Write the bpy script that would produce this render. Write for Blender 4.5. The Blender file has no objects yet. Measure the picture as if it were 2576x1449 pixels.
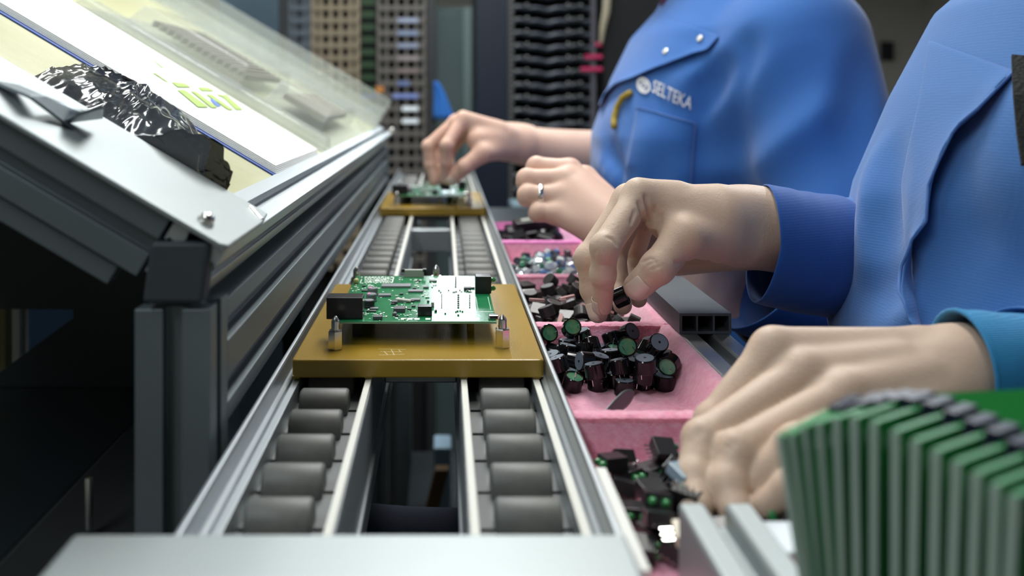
import bpy, bmesh, math, random
import numpy as np
from mathutils import Vector, Matrix, Euler

# ------------------------------------------------------------------ camera, light, exposure
C = bpy.context.scene.collection
scn = bpy.context.scene
FP = 2300.0            # focal length in photo pixels
CX, CY = 1115.0, 245.0  # principal point (vanishing point of the conveyor)
EYE = 1.2              # camera height above the floor
cam_d = bpy.data.cameras.new('camera')
cam = bpy.data.objects.new('camera', cam_d); C.objects.link(cam)
cam.location = (0, 0, EYE); cam.rotation_euler = (math.pi/2, 0, 0)
cam_d.sensor_fit = 'HORIZONTAL'; cam_d.sensor_width = 36.0
cam_d.lens = 36.0*FP/2576.0
cam_d.shift_x = (1288.0-CX)/2576.0
cam_d.shift_y = -(724.5-CY)/2576.0
cam_d.clip_start = 0.02
cam_d.dof.use_dof = True; cam_d.dof.focus_distance = 0.59; cam_d.dof.aperture_fstop = 5.6
scn.camera = cam
scn.view_settings.view_transform = 'Standard'; scn.view_settings.look = 'None'
scn.view_settings.gamma = 1.0; scn.view_settings.exposure = -0.42
try: scn.view_settings.use_curve_mapping = False
except Exception: pass
world = bpy.data.worlds.new('room_air'); scn.world = world; world.use_nodes = True
world.node_tree.nodes['Background'].inputs[0].default_value = (0.30, 0.42, 0.52, 1)
world.node_tree.nodes['Background'].inputs[1].default_value = 0.22

def area(name, loc, size, power, color, target=None, spread=math.pi):
    l = bpy.data.lights.new(name, 'AREA'); l.shape = 'RECTANGLE'
    l.size, l.size_y = size; l.energy = power; l.color = color; l.spread = spread
    o = bpy.data.objects.new(name, l); C.objects.link(o); o.location = loc
    if target is not None:
        d = Vector(target) - Vector(loc); o.rotation_euler = d.to_track_quat('-Z', 'Y').to_euler()
    return o
# the suspended tube lamps of the line and added fill lamps (their fixtures are built in the room part)
LAMPS = [  # x, y, z(above eye), length along y, width, power, colour
    (0.16, 1.20, 0.95, 1.30, 0.16, 15.0, (1.0, 0.97, 0.90)),
    (0.075, 4.55, 0.80, 1.60, 0.34, 42.0, (0.84, 0.95, 1.0)),
    (-0.36, 1.05, 0.50, 1.00, 0.10, 1.0, (1.0, 0.98, 0.92)),
    (1.3, 2.6, 1.1, 1.4, 0.18, 26.0, (0.92, 0.97, 1.0)),
    (-0.75, -0.55, 1.25, 1.4, 0.25, 17.0, (0.88, 0.96, 1.0)),  # added fill, out of view: brightens the sides facing the camera
    (-0.02, 1.95, 1.30, 1.2, 0.25, 20.0, (0.95, 0.98, 1.0)),  # added ceiling lamp, unseen, to lift the light on the racks
]
for i, (x, y, z, L, W, p, col) in enumerate(LAMPS):
    area('lamp_light', (x, y, EYE+z-0.012), (W, L), p, col)

# ------------------------------------------------------------------ helpers
R = math.radians
def V(x, y, z): return Vector((x/1000.0, y/1000.0, EYE+z/1000.0))      # mm from the camera -> world
def PX(px, py, Y): return np.array([(px-CX)*Y/FP, Y, -(py-CY)*Y/FP])    # what stands Y mm away at a photo pixel, in mm
def PV(px, py, Y): return V(*PX(px, py, Y))

def put(name, data, parent=None):
    o = bpy.data.objects.new(name, data); C.objects.link(o)
    if parent: o.parent = parent
    return o
def tag(o, label, cat, group=None, kind=None):
    o['label'] = label; o['category'] = cat
    if group: o['group'] = group
    if kind: o['kind'] = kind
    return o
def thing(name, label, cat, loc=(0, 0, 0), rot=(0, 0, 0), group=None):
    o = put(name, None); o.location = loc; o.rotation_euler = rot; o.empty_display_size = 0.02
    return tag(o, label, cat, group)
def root_of(o):
    while o.parent: o = o.parent
    return o
def kids(o): return [c for c in C.objects if c.parent == o]
TREE = {}
def dup(src, loc, rot=None, label=None, group=None):
    """a copy of a thing with copies of its parts and sub-parts (mesh data shared)"""
    if src.name not in TREE: TREE[src.name] = [(k, kids(k)) for k in kids(src)]
    r = src.copy(); C.objects.link(r); r.location = loc
    if rot is not None: r.rotation_euler = rot
    if label: r['label'] = label
    if group: r['group'] = group
    for k, gs in TREE[src.name]:
        c = k.copy(); C.objects.link(c); c.parent = r
        for g in gs:
            d = g.copy(); C.objects.link(d); d.parent = c
    return r

class MB:
    def __init__(s): s.bm = bmesh.new()
    def box(s, c, size, rot=None, tap=None):
        m = Matrix.Translation(Vector(c)) @ ((rot.to_matrix().to_4x4() if isinstance(rot, Euler) else rot.to_4x4()) if rot is not None else Matrix())
        vs = []
        for z in (-.5, .5):
            k = 1.0 if (tap is None or z < 0) else tap
            for x, y in ((-.5, -.5), (.5, -.5), (.5, .5), (-.5, .5)):
                vs.append(s.bm.verts.new(m @ Vector((x*size[0]*k, y*size[1]*k, z*size[2]))))
        for f in ((3, 2, 1, 0), (4, 5, 6, 7), (0, 1, 5, 4), (1, 2, 6, 5), (2, 3, 7, 6), (3, 0, 4, 7)):
            s.bm.faces.new([vs[i] for i in f])
        return s
    def span(s, x0, x1, y0, y1, z0, z1):   # mm, camera-relative
        a, b = V(min(x0, x1), min(y0, y1), min(z0, z1)), V(max(x0, x1), max(y0, y1), max(z0, z1))
        return s.box((a+b)/2, b-a)
    def ring(s, c, ax, r, n, up=None, ry=None):
        ax = Vector(ax).normalized()
        u = Vector(up) if up is not None else (Vector((0, 0, 1)) if abs(ax.z) < .9 else Vector((1, 0, 0)))
        x = u.cross(ax).normalized(); y = ax.cross(x)
        ry = r if ry is None else ry
        return [s.bm.verts.new(Vector(c)+x*(r*math.cos(2*math.pi*i/n))+y*(ry*math.sin(2*math.pi*i/n))) for i in range(n)]
    def bridge(s, a, b):
        n = len(a)
        for i in range(n):
            s.bm.faces.new((a[i], a[(i+1) % n], b[(i+1) % n], b[i]))
    def cyl(s, p0, p1, r, n=16, r1=None, cap=True):
        p0, p1 = Vector(p0), Vector(p1); ax = p1-p0
        a = s.ring(p0, ax, r, n); b = s.ring(p1, ax, r if r1 is None else r1, n)
        s.bridge(a, b)
        if cap: s.bm.faces.new(a[::-1]); s.bm.faces.new(b)
        return s
    def lathe(s, p0, ax, prof, n=20):   # prof: [(distance along ax, radius)]
        p0, ax = Vector(p0), Vector(ax).normalized(); prev = None
        for i, (d, r) in enumerate(prof):
            q = s.ring(p0+ax*d, ax, max(r, 1e-5), n)
            if prev: s.bridge(prev, q)
            else: s.bm.faces.new(q[::-1])
            prev = q
        s.bm.faces.new(prev); return s
    def tube(s, pts, r, n=8, closed=False):
        pts = [Vector(p) for p in pts]; rs = r if isinstance(r, (list, tuple)) else [r]*len(pts)
        prev = None; up = None; first = None
        for i, p in enumerate(pts):
            t = (pts[(i+1) % len(pts)] - pts[i-1]) if closed else (pts[min(i+1, len(pts)-1)]-pts[max(i-1, 0)])
            t.normalize()
            if up is None: up = Vector((0, 0, 1)) if abs(t.z) < .9 else Vector((1, 0, 0))
            x = up.cross(t).normalized(); up = t.cross(x)
            q = s.ring(p, t, rs[i], n, up=up)
            if prev: s.bridge(prev, q)
            elif not closed: s.bm.faces.new(q[::-1])
            if first is None: first = q
            prev = q
        if closed: s.bridge(prev, first)
        else: s.bm.faces.new(prev)
        return s
    def prism(s, poly, o, ux, uy, d):   # polygon in the plane (ux,uy) at o, extruded by the vector d
        o, ux, uy, d = Vector(o), Vector(ux), Vector(uy), Vector(d)
        a = [s.bm.verts.new(o+ux*x+uy*y) for x, y in poly]
        b = [s.bm.verts.new(v.co+d) for v in a]
        s.bridge(a, b); s.bm.faces.new(a[::-1]); s.bm.faces.new(b)
        return s
    def strip(s, pts, widths, wdir, th):   # a bent strip: path points, widths along wdir, thickness
        P = [Vector(p) for p in pts]; prev = None
        for i, p in enumerate(P):
            t = (P[min(i+1, len(P)-1)]-P[max(i-1, 0)]).normalized(); w = Vector(wdir); w = (w-t*w.dot(t)).normalized(); nn = t.cross(w)
            h = widths[i]/2
            q = [s.bm.verts.new(p+w*a*h+nn*b*th/2) for a, b in ((-1, -1), (1, -1), (1, 1), (-1, 1))]
            if prev: s.bridge(prev, q)
            else: s.bm.faces.new(q[::-1])
            prev = q
        s.bm.faces.new(prev); return s
    def grid(s, G):    # G[i][j] world points, one sheet
        vs = [[s.bm.verts.new(Vector(p)) for p in row] for row in G]
        for i in range(len(vs)-1):
            for j in range(len(vs[0])-1):
                s.bm.faces.new((vs[i][j], vs[i+1][j], vs[i+1][j+1], vs[i][j+1]))
        return s
    def build(s, name, mat, parent=None, smooth=False, bevel=0.0, local=False, solid=0.0, seg=2, sub=0):
        bm = s.bm
        bmesh.ops.recalc_face_normals(bm, faces=bm.faces[:])
        off = Vector((0, 0, 0))
        if not local:
            if parent is not None: off = root_of(parent).location.copy()
            else:
                lo = [min(v.co[i] for v in bm.verts) for i in range(3)]; hi = [max(v.co[i] for v in bm.verts) for i in range(3)]
                off = Vector(((lo[0]+hi[0])/2, (lo[1]+hi[1])/2, lo[2]))
            for v in bm.verts: v.co -= off
        me = bpy.data.meshes.new(name); bm.to_mesh(me); bm.free()
        me.materials.append(mat)
        if smooth:
            for p in me.polygons: p.use_smooth = True
            if smooth == 'auto':
                me.set_sharp_from_angle(angle=R(38))
        o = put(name, me, parent)
        if parent is None: o.location = off
        if solid:
            m = o.modifiers.new('thickness', 'SOLIDIFY'); m.thickness = solid; m.offset = 0
        if bevel:
            m = o.modifiers.new('edges', 'BEVEL'); m.width = bevel; m.segments = seg; m.limit_method = 'ANGLE'; m.angle_limit = R(35)
        if sub:
            m = o.modifiers.new('round', 'SUBSURF'); m.levels = sub; m.render_levels = sub
        return o

# ------------------------------------------------------------------ materials
def mat(name, col, rough=.5, metal=0.0, spec=.5, bump=None, var=None, sheen=0, coat=0, trans=0, alpha=1, ior=1.45, sss=None, emit=None, coords='Object'):
    """bump: (kind, scale, strength[, stretch]); var: (scale, colour2, amount)"""
    m = bpy.data.materials.new(name); m.use_nodes = True
    nt = m.node_tree; b = nt.nodes['Principled BSDF']; L = nt.links.new
    b.inputs['Base Color'].default_value = (*col, 1); b.inputs['Roughness'].default_value = rough
    b.inputs['Metallic'].default_value = metal; b.inputs['Specular IOR Level'].default_value = spec
    b.inputs['Coat Weight'].default_value = coat; b.inputs['Sheen Weight'].default_value = sheen
    b.inputs['Transmission Weight'].default_value = trans; b.inputs['IOR'].default_value = ior
    b.inputs['Alpha'].default_value = alpha
    if sss: b.inputs['Subsurface Weight'].default_value = sss[0]; b.inputs['Subsurface Radius'].default_value = sss[1]; b.inputs['Subsurface Scale'].default_value = sss[2]
    if emit: b.inputs['Emission Color'].default_value = (*emit[0], 1); b.inputs['Emission Strength'].default_value = emit[1]
    tc = nt.nodes.new('ShaderNodeTexCoord')
    def coord(st=(1, 1, 1)):
        mp = nt.nodes.new('ShaderNodeMapping'); mp.inputs['Scale'].default_value = st
        L(tc.outputs[coords], mp.inputs['Vector']); return mp.outputs[0]
    if var:
        for sc, c2, am in (var if isinstance(var, list) else [var]):
            n = nt.nodes.new('ShaderNodeTexNoise'); n.inputs['Scale'].default_value = sc; n.inputs['Detail'].default_value = 4
            L(coord(), n.inputs['Vector'])
            rp = nt.nodes.new('ShaderNodeMapRange'); rp.inputs[1].default_value = .35; rp.inputs[2].default_value = .7; rp.inputs[4].default_value = am
            L(n.outputs['Fac'], rp.inputs[0])
            mx = nt.nodes.new('ShaderNodeMix'); mx.data_type = 'RGBA'; mx.inputs[7].default_value = (*c2, 1)
            old = b.inputs['Base Color'].links
            if old: L(old[0].from_socket, mx.inputs[6])
            else: mx.inputs[6].default_value = (*col, 1)
            L(rp.outputs[0], mx.inputs[0]); L(mx.outputs[2], b.inputs['Base Color'])
    if bump:
        prev = None
        for bp in (bump if isinstance(bump, list) else [bump]):
            kind, sc, st = bp[:3]; stretch = bp[3] if len(bp) > 3 else (1, 1, 1)
            if kind == 'noise': t = nt.nodes.new('ShaderNodeTexNoise'); t.inputs['Scale'].default_value = sc; t.inputs['Detail'].default_value = 3; out = t.outputs['Fac']
            elif kind == 'voronoi': t = nt.nodes.new('ShaderNodeTexVoronoi'); t.inputs['Scale'].default_value = sc; out = t.outputs['Distance']
            else:
                t = nt.nodes.new('ShaderNodeTexWave'); t.inputs['Scale'].default_value = sc; t.inputs['Distortion'].default_value = bp[4] if len(bp) > 4 else .3
                t.bands_direction = kind; t.inputs['Detail'].default_value = 1; out = t.outputs['Fac']
            L(coord(stretch), t.inputs['Vector'])
            bn = nt.nodes.new('ShaderNodeBump'); bn.inputs['Strength'].default_value = st; bn.inputs['Distance'].default_value = .0008
            L(out, bn.inputs['Height'])
            if prev: L(prev, bn.inputs['Normal'])
            prev = bn.outputs[0]
        L(prev, b.inputs['Normal'])
    return m
# ------------------------------------------------------------------ material library
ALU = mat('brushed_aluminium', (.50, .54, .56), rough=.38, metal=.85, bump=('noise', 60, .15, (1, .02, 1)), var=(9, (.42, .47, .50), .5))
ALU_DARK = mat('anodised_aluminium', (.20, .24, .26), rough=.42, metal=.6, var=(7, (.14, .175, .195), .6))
ALU_PLATE = mat('satin_sheet_aluminium', (.36, .40, .40), rough=.48, metal=.55, var=(6, (.30, .34, .35), .6), bump=('noise', 300, .05))
STEEL = mat('turned_steel', (.72, .71, .68), rough=.22, metal=1.0)
SILVER = mat('bright_solder_metal', (.85, .86, .86), rough=.18, metal=1.0)
BLACKP = mat('black_plastic', (.012, .012, .014), rough=.28)
BLACKM = mat('matt_black_plastic', (.018, .020, .023), rough=.55)
CAPM = mat('grey_black_moulded_cap', (.045, .055, .065), rough=.6)
RUB = mat('roller_grey_rubber', (.105, .112, .108), rough=.5, var=[(40, (.22, .215, .185), .75), (160, (.07, .075, .075), .4)], bump=('noise', 220, .12))
BED = mat('grey_bed_plate', (.16, .17, .17), rough=.55, var=(30, (.11, .12, .12), .5))
WHITEG = mat('off_white_guide_strip', (.66, .66, .60), rough=.5)
AMBER = mat('amber_laminate', (.335, .212, .022), rough=.24, spec=.55, var=[(20, (.37, .245, .036), .6), (4, (.27, .16, .016), .5)],
            bump=[('X', 330, .035), ('Y', 330, .035), ('noise', 900, .06)])
PCBG = mat('green_solder_mask', (.012, .17, .062), rough=.2, spec=.6, var=(120, (.02, .24, .09), .6), bump=('noise', 500, .04))
PCBE = mat('pale_green_board_edge', (.20, .34, .22), rough=.5)
SILK = mat('white_silkscreen', (.75, .78, .74), rough=.5)
GOLDY = mat('pale_yellow_lacquer', (.62, .60, .25), rough=.4)
TIN = mat('tinned_pads', (.78, .82, .84), rough=.25, metal=.9)
CHIP = mat('dark_grey_chip_resin', (.07, .075, .08), rough=.42)
CHIPL = mat('grey_chip_resin', (.17, .18, .19), rough=.4)
BEIGEC = mat('beige_connector_body', (.33, .34, .29), rough=.45)
PINK = mat('pink_antistatic_foam', (.86, .33, .47), rough=.95, spec=.2, sheen=.6, sss=(.25, (1.0, .35, .45), .006),
           var=[(55, (.74, .20, .33), .5), (260, (.95, .52, .63), .6)], bump=[('noise', 900, .9), ('noise', 220, .6)])
PINKV = mat('violet_pink_foam', (.80, .25, .55), rough=.95, spec=.2, sheen=.5, bump=('noise', 600, .8))
DARKT = mat('dark_bench_laminate', (.030, .040, .046), rough=.34, var=(3, (.022, .03, .036), .6))
NAVYP = mat('dark_navy_panel', (.012, .018, .035), rough=.45)
TEALG = mat('grey_green_glass_panel', (.10, .145, .150), rough=.22, var=(3, (.14, .19, .19), .6))
LEDG = mat('green_led_lens', (.05, .33, .10), rough=.12, spec=.7, trans=.25)
RESIN = mat('green_epoxy_face', (.10, .30, .19), rough=.3, var=(180, (.25, .42, .24), .5))
RESIND = mat('dark_green_epoxy_face', (.02, .17, .10), rough=.25, var=(150, (.20, .20, .08), .6))
BUZ = mat('glossy_black_buzzer_case', (.006, .006, .007), rough=.11, spec=.45)
BUZTOP = mat('grey_buzzer_top', (.13, .16, .20), rough=.4)
WHITEP = mat('white_plastic', (.74, .74, .70), rough=.45)
FLOORM = mat('dark_floor_coating', (.035, .04, .043), rough=.5, var=(2, (.05, .055, .058), .5))
WALLM = mat('cream_wall_paint', (.55, .53, .47), rough=.8, bump=('noise', 80, .1))
CEILM = mat('pale_ceiling_paint', (.50, .53, .54), rough=.9)

# ------------------------------------------------------------------ room shell
def struct(name, b, m, **k):
    o = b.build(name, m, **k); o['kind'] = 'structure'; return o
struct('floor', MB().box((0, 2.2, -.05), (7, 9, .1)), FLOORM)
struct('ceiling', MB().box((0, 2.2, 2.95), (7, 9, .1)), CEILM)
struct('wall_back', MB().box((0, 6.75, 1.45), (7, .1, 2.9)), WALLM)
struct('wall_left', MB().box((-3.55, 2.2, 1.45), (.1, 9, 2.9)), WALLM)
struct('wall_right', MB().box((3.55, 2.2, 1.45), (.1, 9, 2.9)), WALLM)
struct('wall_front', MB().box((0, -2.35, 1.45), (7, .1, 2.9)), WALLM)
struct('trim_dado', MB().box((0, 6.69, .55), (6.9, .02, 1.1)), mat('grey_dado_paint', (.20, .22, .21), rough=.7))

TUBE = mat('lamp_diffuser', (1, 1, 1), rough=.5, emit=((.95, .98, 1.0), 6.0))
LAMPW = mat('lamp_housing_white', (.7, .7, .7), rough=.5)
names = ['long white tube lamp hung above the front end of the conveyor', 'white tube lamp hung far down the room over the line',
         'slim task lamp hung above the tilted parts shelf', 'white tube lamp hung on the aisle behind the workers', 'wide white fill lamp added unseen high above the near left aisle', 'wide white fill lamp added unseen high in front of the racks']
for (x, y, z, L, W, p, col), lab in zip(LAMPS, names):
    t = thing('hanging_lamp', lab, 'lamp', (x, y, EYE+z), group='hanging tube lamps')
    MB().box((x, y, EYE+z+.03), (W+.03, L+.04, .05)).build('lamp_housing', LAMPW, t, bevel=.004)
    MB().box((x, y, EYE+z-.001), (W, L, .01)).build('diffuser', TUBE, t)
    for s in (-1, 1):
        MB().cyl((x, y+s*L*.4, EYE+z+.05), (x, y+s*L*.4, 2.9), .003, 6).build('suspension_wire', STEEL, t)

# ------------------------------------------------------------------ roller conveyor
Y0, Y1 = 318.0, 1960.0
conv = thing('roller_conveyor', 'aluminium conveyor with two tracks of grey rollers running away from the camera', 'conveyor', V(-16, Y0, -320))
def along(poly, y0, y1, name, m, parent, **k):
    return MB().prism([(a/1000, b/1000) for a, b in poly], V(0, y0, 0), (1, 0, 0), (0, 0, 1), (0, (y1-y0)/1000, 0)).build(name, m, parent, **k)
def mir(poly): return [(-31.5-a, b) for a, b in poly][::-1]
outer = [(-94.5, -255), (-94.5, -153.5), (-93.6, -152.2), (-91.8, -152.2), (-91.2, -153.5), (-91.2, -163), (-88.6, -164.5), (-88.6, -167), (-87.4, -167),
         (-87.4, -164.6), (-83.6, -164.6), (-83.6, -176), (-88, -178), (-88, -255)]
along(outer, Y0, Y1, 'side_rail', ALU, conv, bevel=.0004)
along(mir(outer), Y0, Y1, 'side_rail', ALU, conv, bevel=.0004)
inner = [(-47, -178), (-45.6, -176), (-45.6, -166.5), (-41.5, -166.5), (-41, -168), (-41, -205), (-39, -206), (-39, -210), (-41, -211), (-41, -232), (-47, -232)]
along(inner, Y0, Y1, 'inner_rail', ALU, conv, bevel=.0004)
along(mir(inner), Y0, Y1, 'inner_rail', ALU, conv, bevel=.0004)
for x0, x1 in ((-45.4, -41.8), (10.3, 13.9), (52.2, 56.0)):
    MB().span(x0, x1, Y0, Y1, -166.6, -164.2).build('guide_strip', WHITEG, conv, bevel=.0005)
for x0, x1 in ((-83.8, -45.4), (13.9, 52.3)):
    MB().span(x0, x1, Y0, Y1, -179, -176).build('bed_plate', BED, conv)
rol = axl = None
for ci, xc in enumerate((-66.5, 34.5)):
    for i in range(46):
        yc = 337.5+35.2*i
        if rol is None:
            w = .0135; rr = .0095
            rol = MB().lathe((-w, 0, 0), (1, 0, 0), [(0, rr-.0012), (.0008, rr-.0003), (.0016, rr), (2*w-.0016, rr), (2*w-.0008, rr-.0003), (2*w, rr-.0012)], 28).build('roller', RUB, conv, smooth='auto', local=True)
            axl = MB().box((0, -.0012, -.0026), (.0385, .0012, .001)).build('axle', BLACKP, rol, local=True); r = rol
        else:
            r = rol.copy(); C.objects.link(r); a = axl.copy(); C.objects.link(a); a.parent = r
        r.location = V(xc, yc, -173.1) - conv.location
for y in (640, 1185, 1480, 1800):
    MB().span(-41, 9.5, y, y+22, -200, -172).build('crossbar', ALU, conv, bevel=.001)
# end plate across the front of the conveyor, low and close to the camera
MB().span(-126, 62.5, 205, 312, -166, -148.5).build('end_plate', ALU_PLATE, conv, bevel=.002)
for x in (-76, 44):
    for y in (330, 1750):
        MB().span(x-15, x+15, y, y+30, -1200, -178).build('leg', ALU_DARK, conv, bevel=.001)

MB().span(-60, 28, 1255, 1765, -700, -684).build('under_shelf', DARKT, conv)

# ------------------------------------------------------------------ amber carrier pallets
def pallet(dy, label):
    t = thing('carrier_pallet', label, 'pallet', V(-14.7, 639+dy, -163.2), group='amber carrier pallets on the rollers')
    x0, x1, a, b, r = -88.0, 58.6, 531+dy, 747+dy, 3.0
    poly = []
    for cx, cy, q in ((x1-r, a+r, 270), (x1-r, b-r, 0), (x0+r, b-r, 90), (x0+r, a+r, 180)):
        for k in range(5): poly.append((cx+r*math.cos(R(q+k*22.5)), cy+r*math.sin(R(q+k*22.5))))
    MB().prism([(p/1000, q/1000) for p, q in poly], V(0, 0, -163.0), (1, 0, 0), (0, 1, 0), (0, 0, .0106)).build('base_plate', AMBER, t, bevel=.0009)
    for x, y in ((-65.2, 554+dy), (36.2, 558+dy), (-68.0, 716+dy), (-5.5, 722+dy)):
        so = MB().lathe(V(x, y, -152.6), (0, 0, 1), [(0, .0044), (.0006, .0047), (.0112, .0047), (.0118, .0042)], 6).build('standoff', STEEL, t)
        MB().lathe(V(x, y, -141), (0, 0, 1), [(0, .0026), (.0052, .0026), (.0062, .0024), (.0078, .0012), (.0086, .0004)], 14).build('locating_pin', STEEL, so, smooth='auto')
    for x, y, w, m in ((18, 600, 4.5, AMBER), (-52, 640, 9, BLACKM), (10, 690, 9, BLACKM), (-55, 588, 6, BLACKM)):
        MB().span(x-w/2, x+w/2, y-5+dy, y+5+dy, -152.6, -140.1).build('support_block', m, t, bevel=.0004)
    for x in (-86.0, -43.5, 12.0, 54.5):
        MB().span(x-2.2, x+2.2, 533+dy, 740+dy, -164.2, -162.8).build('slide_runner', AMBER, t)
    g = MB()   # scratched mark near the front edge
    for (px0, py0, px1, py1) in ((952, 878, 1021, 879), (957, 884, 1012, 885), (953, 893, 1018, 891), (966, 884, 975, 892), (984, 879, 992, 893), (1003, 880, 1008, 885)):
        k = 152.35*FP
        p, q = [(x-CX)*k/(y-CY)/FP for x, y in ((px0, py0), (px1, py1))], [k/(y-CY) for y in (py0, py1)]
        A, B = V(p[0], q[0]+dy, -152.35), V(p[1], q[1]+dy, -152.35); d = (B-A); n = Vector((-d.y, d.x, 0)).normalized()*.00022
        v = [g.bm.verts.new(c) for c in (A-n, B-n, B+n, A+n)]; g.bm.faces.new(v)
    g.build('scratched_mark', mat('pale_scratches', (.55, .47, .25), rough=.7), t)
    return t
pallet(0, 'near amber carrier pallet holding the sharp green circuit board')
pallet(729, 'far amber carrier pallet under the reaching hand of the distant worker')

# ------------------------------------------------------------------ the circuit board on the pallet
def make_board():
    X0, X1, A, B, Z = -67.5, 33.0, 565.0, 709.0, -138.4
    t = thing('circuit_board', 'green populated circuit board on the near pallet', 'circuit board', V((X0+X1)/2, (A+B)/2, Z-1.6), group='circuit boards riding on the pallets')
    MB().span(X0, X1, A, B, Z-1.6, Z).build('board', PCBG, t, bevel=.0003)
    MB().span(X0-.05, X1+.05, A-.05, A+.3, Z-1.45, Z-.5).build('board_edge', PCBE, t)
    sc = 5.481
    def at(zx, zy, z=Z):
        px, py = 800+zx/sc, 670+zy/sc; Y = -z*FP/(py-CY); return (px-CX)*Y/FP, Y
    def blk(name, zx0, zx1, zyb, hz, dep, m, bev=.0003, pins=0, topm=None):
        xa, Y = at(zx0, zyb); xb, _ = at(zx1, zyb); h = hz/sc*Y/FP
        o = MB().span(xa, xb, Y, Y+dep, Z+.05, Z+h).build(name, m, t, bevel=bev)
        if pins:
            g = MB(); n = pins
            for i in range(n):
                x = xa+(xb-xa)*(i+.5)/n
                g.span(x-.18, x+.18, Y-1.0, Y+.3, Z+.05, Z+.35).span(x-.18, x+.18, Y+dep-.3, Y+dep+1, Z+.05, Z+.35)
            g.build('pin_row', SILVER, o)
        return o, xa, xb, Y, h
    blk('socket_block', 115, 615, 733, 300, 13.5, BLACKP, .0005)
    o, xa, xb, Y, h = blk('indicator_block', 2170, 2390, 380, 240, 10, BLACKP, .0004)
    for dz in (2.9, 9.0):
        MB().lathe(V(xb-.2, Y+5, Z+dz), (1, 0, 0), [(0, .0021), (.0006, .0021), (.0006, .0017), (.0022, .0017), (.0031, .0012), (.0036, .0003)], 14).build('green_lens', LEDG, o, smooth='auto')
    blk('relay', 1375, 1570, 692, 137, 7, BLACKP)
    blk('microchip', 870, 1280, 300, 30, 9.5, CHIPL, pins=22)
    blk('microchip', 1240, 1450, 365, 26, 6.0, CHIPL, pins=9)
    blk('microchip', 830, 1005, 425, 32, 5.5, CHIPL, pins=5)
    blk('microchip', 1040, 1200, 640, 58, 8.0, CHIP, pins=6)
    blk('microchip', 755, 885, 740, 48, 5.0, CHIP)
    blk('microchip', 1010, 1095, 525, 40, 5, CHIP)
    blk('microchip', 1270, 1410, 485, 28, 5, CHIPL, pins=4)
    blk('microchip', 715, 830, 600, 22, 4, CHIPL)
    blk('microchip', 705, 800, 632, 18, 3, CHIP)
    blk('microchip', 1535, 1640, 218, 18, 4, CHIP)
    blk('microchip', 1450, 1530, 305, 20, 4, CHIP)
    blk('microchip', 2010, 2110, 335, 40, 5, CHIP)
    blk('microchip', 600, 690, 350, 20, 4, CHIP)
    blk('inductor', 1025, 1085, 690, 45, 3, CHIP)
    blk('inductor', 1600, 1560, 560, 60, 2, BEIGEC)
    o, xa, xb, Y, h = blk('ribbon_connector', 1180, 1460, 150, 100, 4, BEIGEC, pins=16)
    for x in (xa-.5, xb+.5): MB().span(x-1.3, x+1.3, Y-.4, Y+4.2, Z+h-1.6, Z+h+.5).build('latch', BLACKP, o)
    o, xa, xb, Y, h = blk('micro_usb_port', 2350, 2495, 742, 66, 5.2, SILVER, .0006)
    MB().span(xa+.9, xb-.9, Y-.1, Y+.6, Z+.8, Z+h-.7).build('port_opening', BLACKP, o)
    cx_, Y = at(1175, 505)
    MB().box(V(cx_, Y+3, Z+1.3), (.011, .0042, .0016), Euler((0, R(4), R(-12)))).build('quartz_crystal', BEIGEC, t, bevel=.0006)
    for zx, zy, h, m in ((697, 585, 5.0, BLACKM), (730, 500, 5.3, CHIPL), (747, 415, 5.3, CHIPL)):
        x, Y = at(zx, zy); r = .0036
        c = MB().lathe(V(x, Y+3.6, Z), (0, 0, 1), [(0, r*1.05), (.0012, r*1.05), (.0014, r), (h/1000-.0004, r), (h/1000, r-.0004)], 22).build('electrolytic_capacitor', m, t, smooth='auto')
        MB().cyl(V(x, Y+3.6, Z+h), V(x, Y+3.6, Z+h+.12), r-.0005, 20).build('capacitor_top', TIN, c)
        if m is CHIPL: MB().box(V(x-1.6, Y+3.6, Z+h+.2), (.0016, .004, .0003)).build('polarity_mark', PINKV, c)
    x, Y = at(525, 245)
    MB().lathe(V(x, Y+1.5, Z), (0, 0, 1), [(0, .0014), (.001, .0020), (.0026, .0021), (.0036, .0014), (.0041, .0003)], 14).build('yellow_capacitor', GOLDY, t, smooth='auto')
    rnd = random.Random(4)
    # little two-ended chips: one mesh each
    proto = {}
    k = 0
    blocked = lambda zx, zy: (zx < 640 and zy > 340) or (860 < zx < 1300 and 215 < zy < 320) or (2150 < zx) or (1360 < zx < 1590 and zy > 500) or (600 < zx < 840 and 330 < zy < 600) or (840 < zx < 990 and 460 < zy < 640)
    while k < 62:
        if k < 44: zx, zy = rnd.uniform(470, 1640), rnd.choice([rnd.uniform(150, 320), rnd.uniform(380, 740), rnd.uniform(560, 740)])
        else: zx, zy = rnd.uniform(1650, 2140), rnd.choice([rnd.uniform(280, 360), rnd.uniform(590, 735)])
        if blocked(zx, zy): continue
        x, Y = at(zx, zy); kind = rnd.choice('wwgd')
        if kind not in proto:
            m = {'w': WHITEP, 'g': SILVER, 'd': CHIP}[kind]
            sz = {'w': (.0022, .0012, .0008), 'g': (.0014, .0012, .0009), 'd': (.0026, .0016, .0011)}[kind]
            o = MB().box((0, 0, sz[2]/2), sz).build('chip_resistor' if kind != 'd' else 'chip_capacitor', m, t, local=True, bevel=.0002); proto[kind] = o
        else: o = proto[kind].copy(); C.objects.link(o)
        o.location = V(x, Y, Z) - t.location; o.rotation_euler = (0, 0, rnd.choice((0, math.pi/2))); k += 1
    # printed legends and bare pads: surface pattern of the board
    g = MB(); 
    def pad(zx0, zx1, zy0, zy1, z=.03):
        xa, Ya = at(zx0, zy1); xb, _ = at(zx1, zy1); _, Yb = at(zx0, zy0); g.span(xa, xb, Ya, Yb, Z, Z+z)
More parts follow.
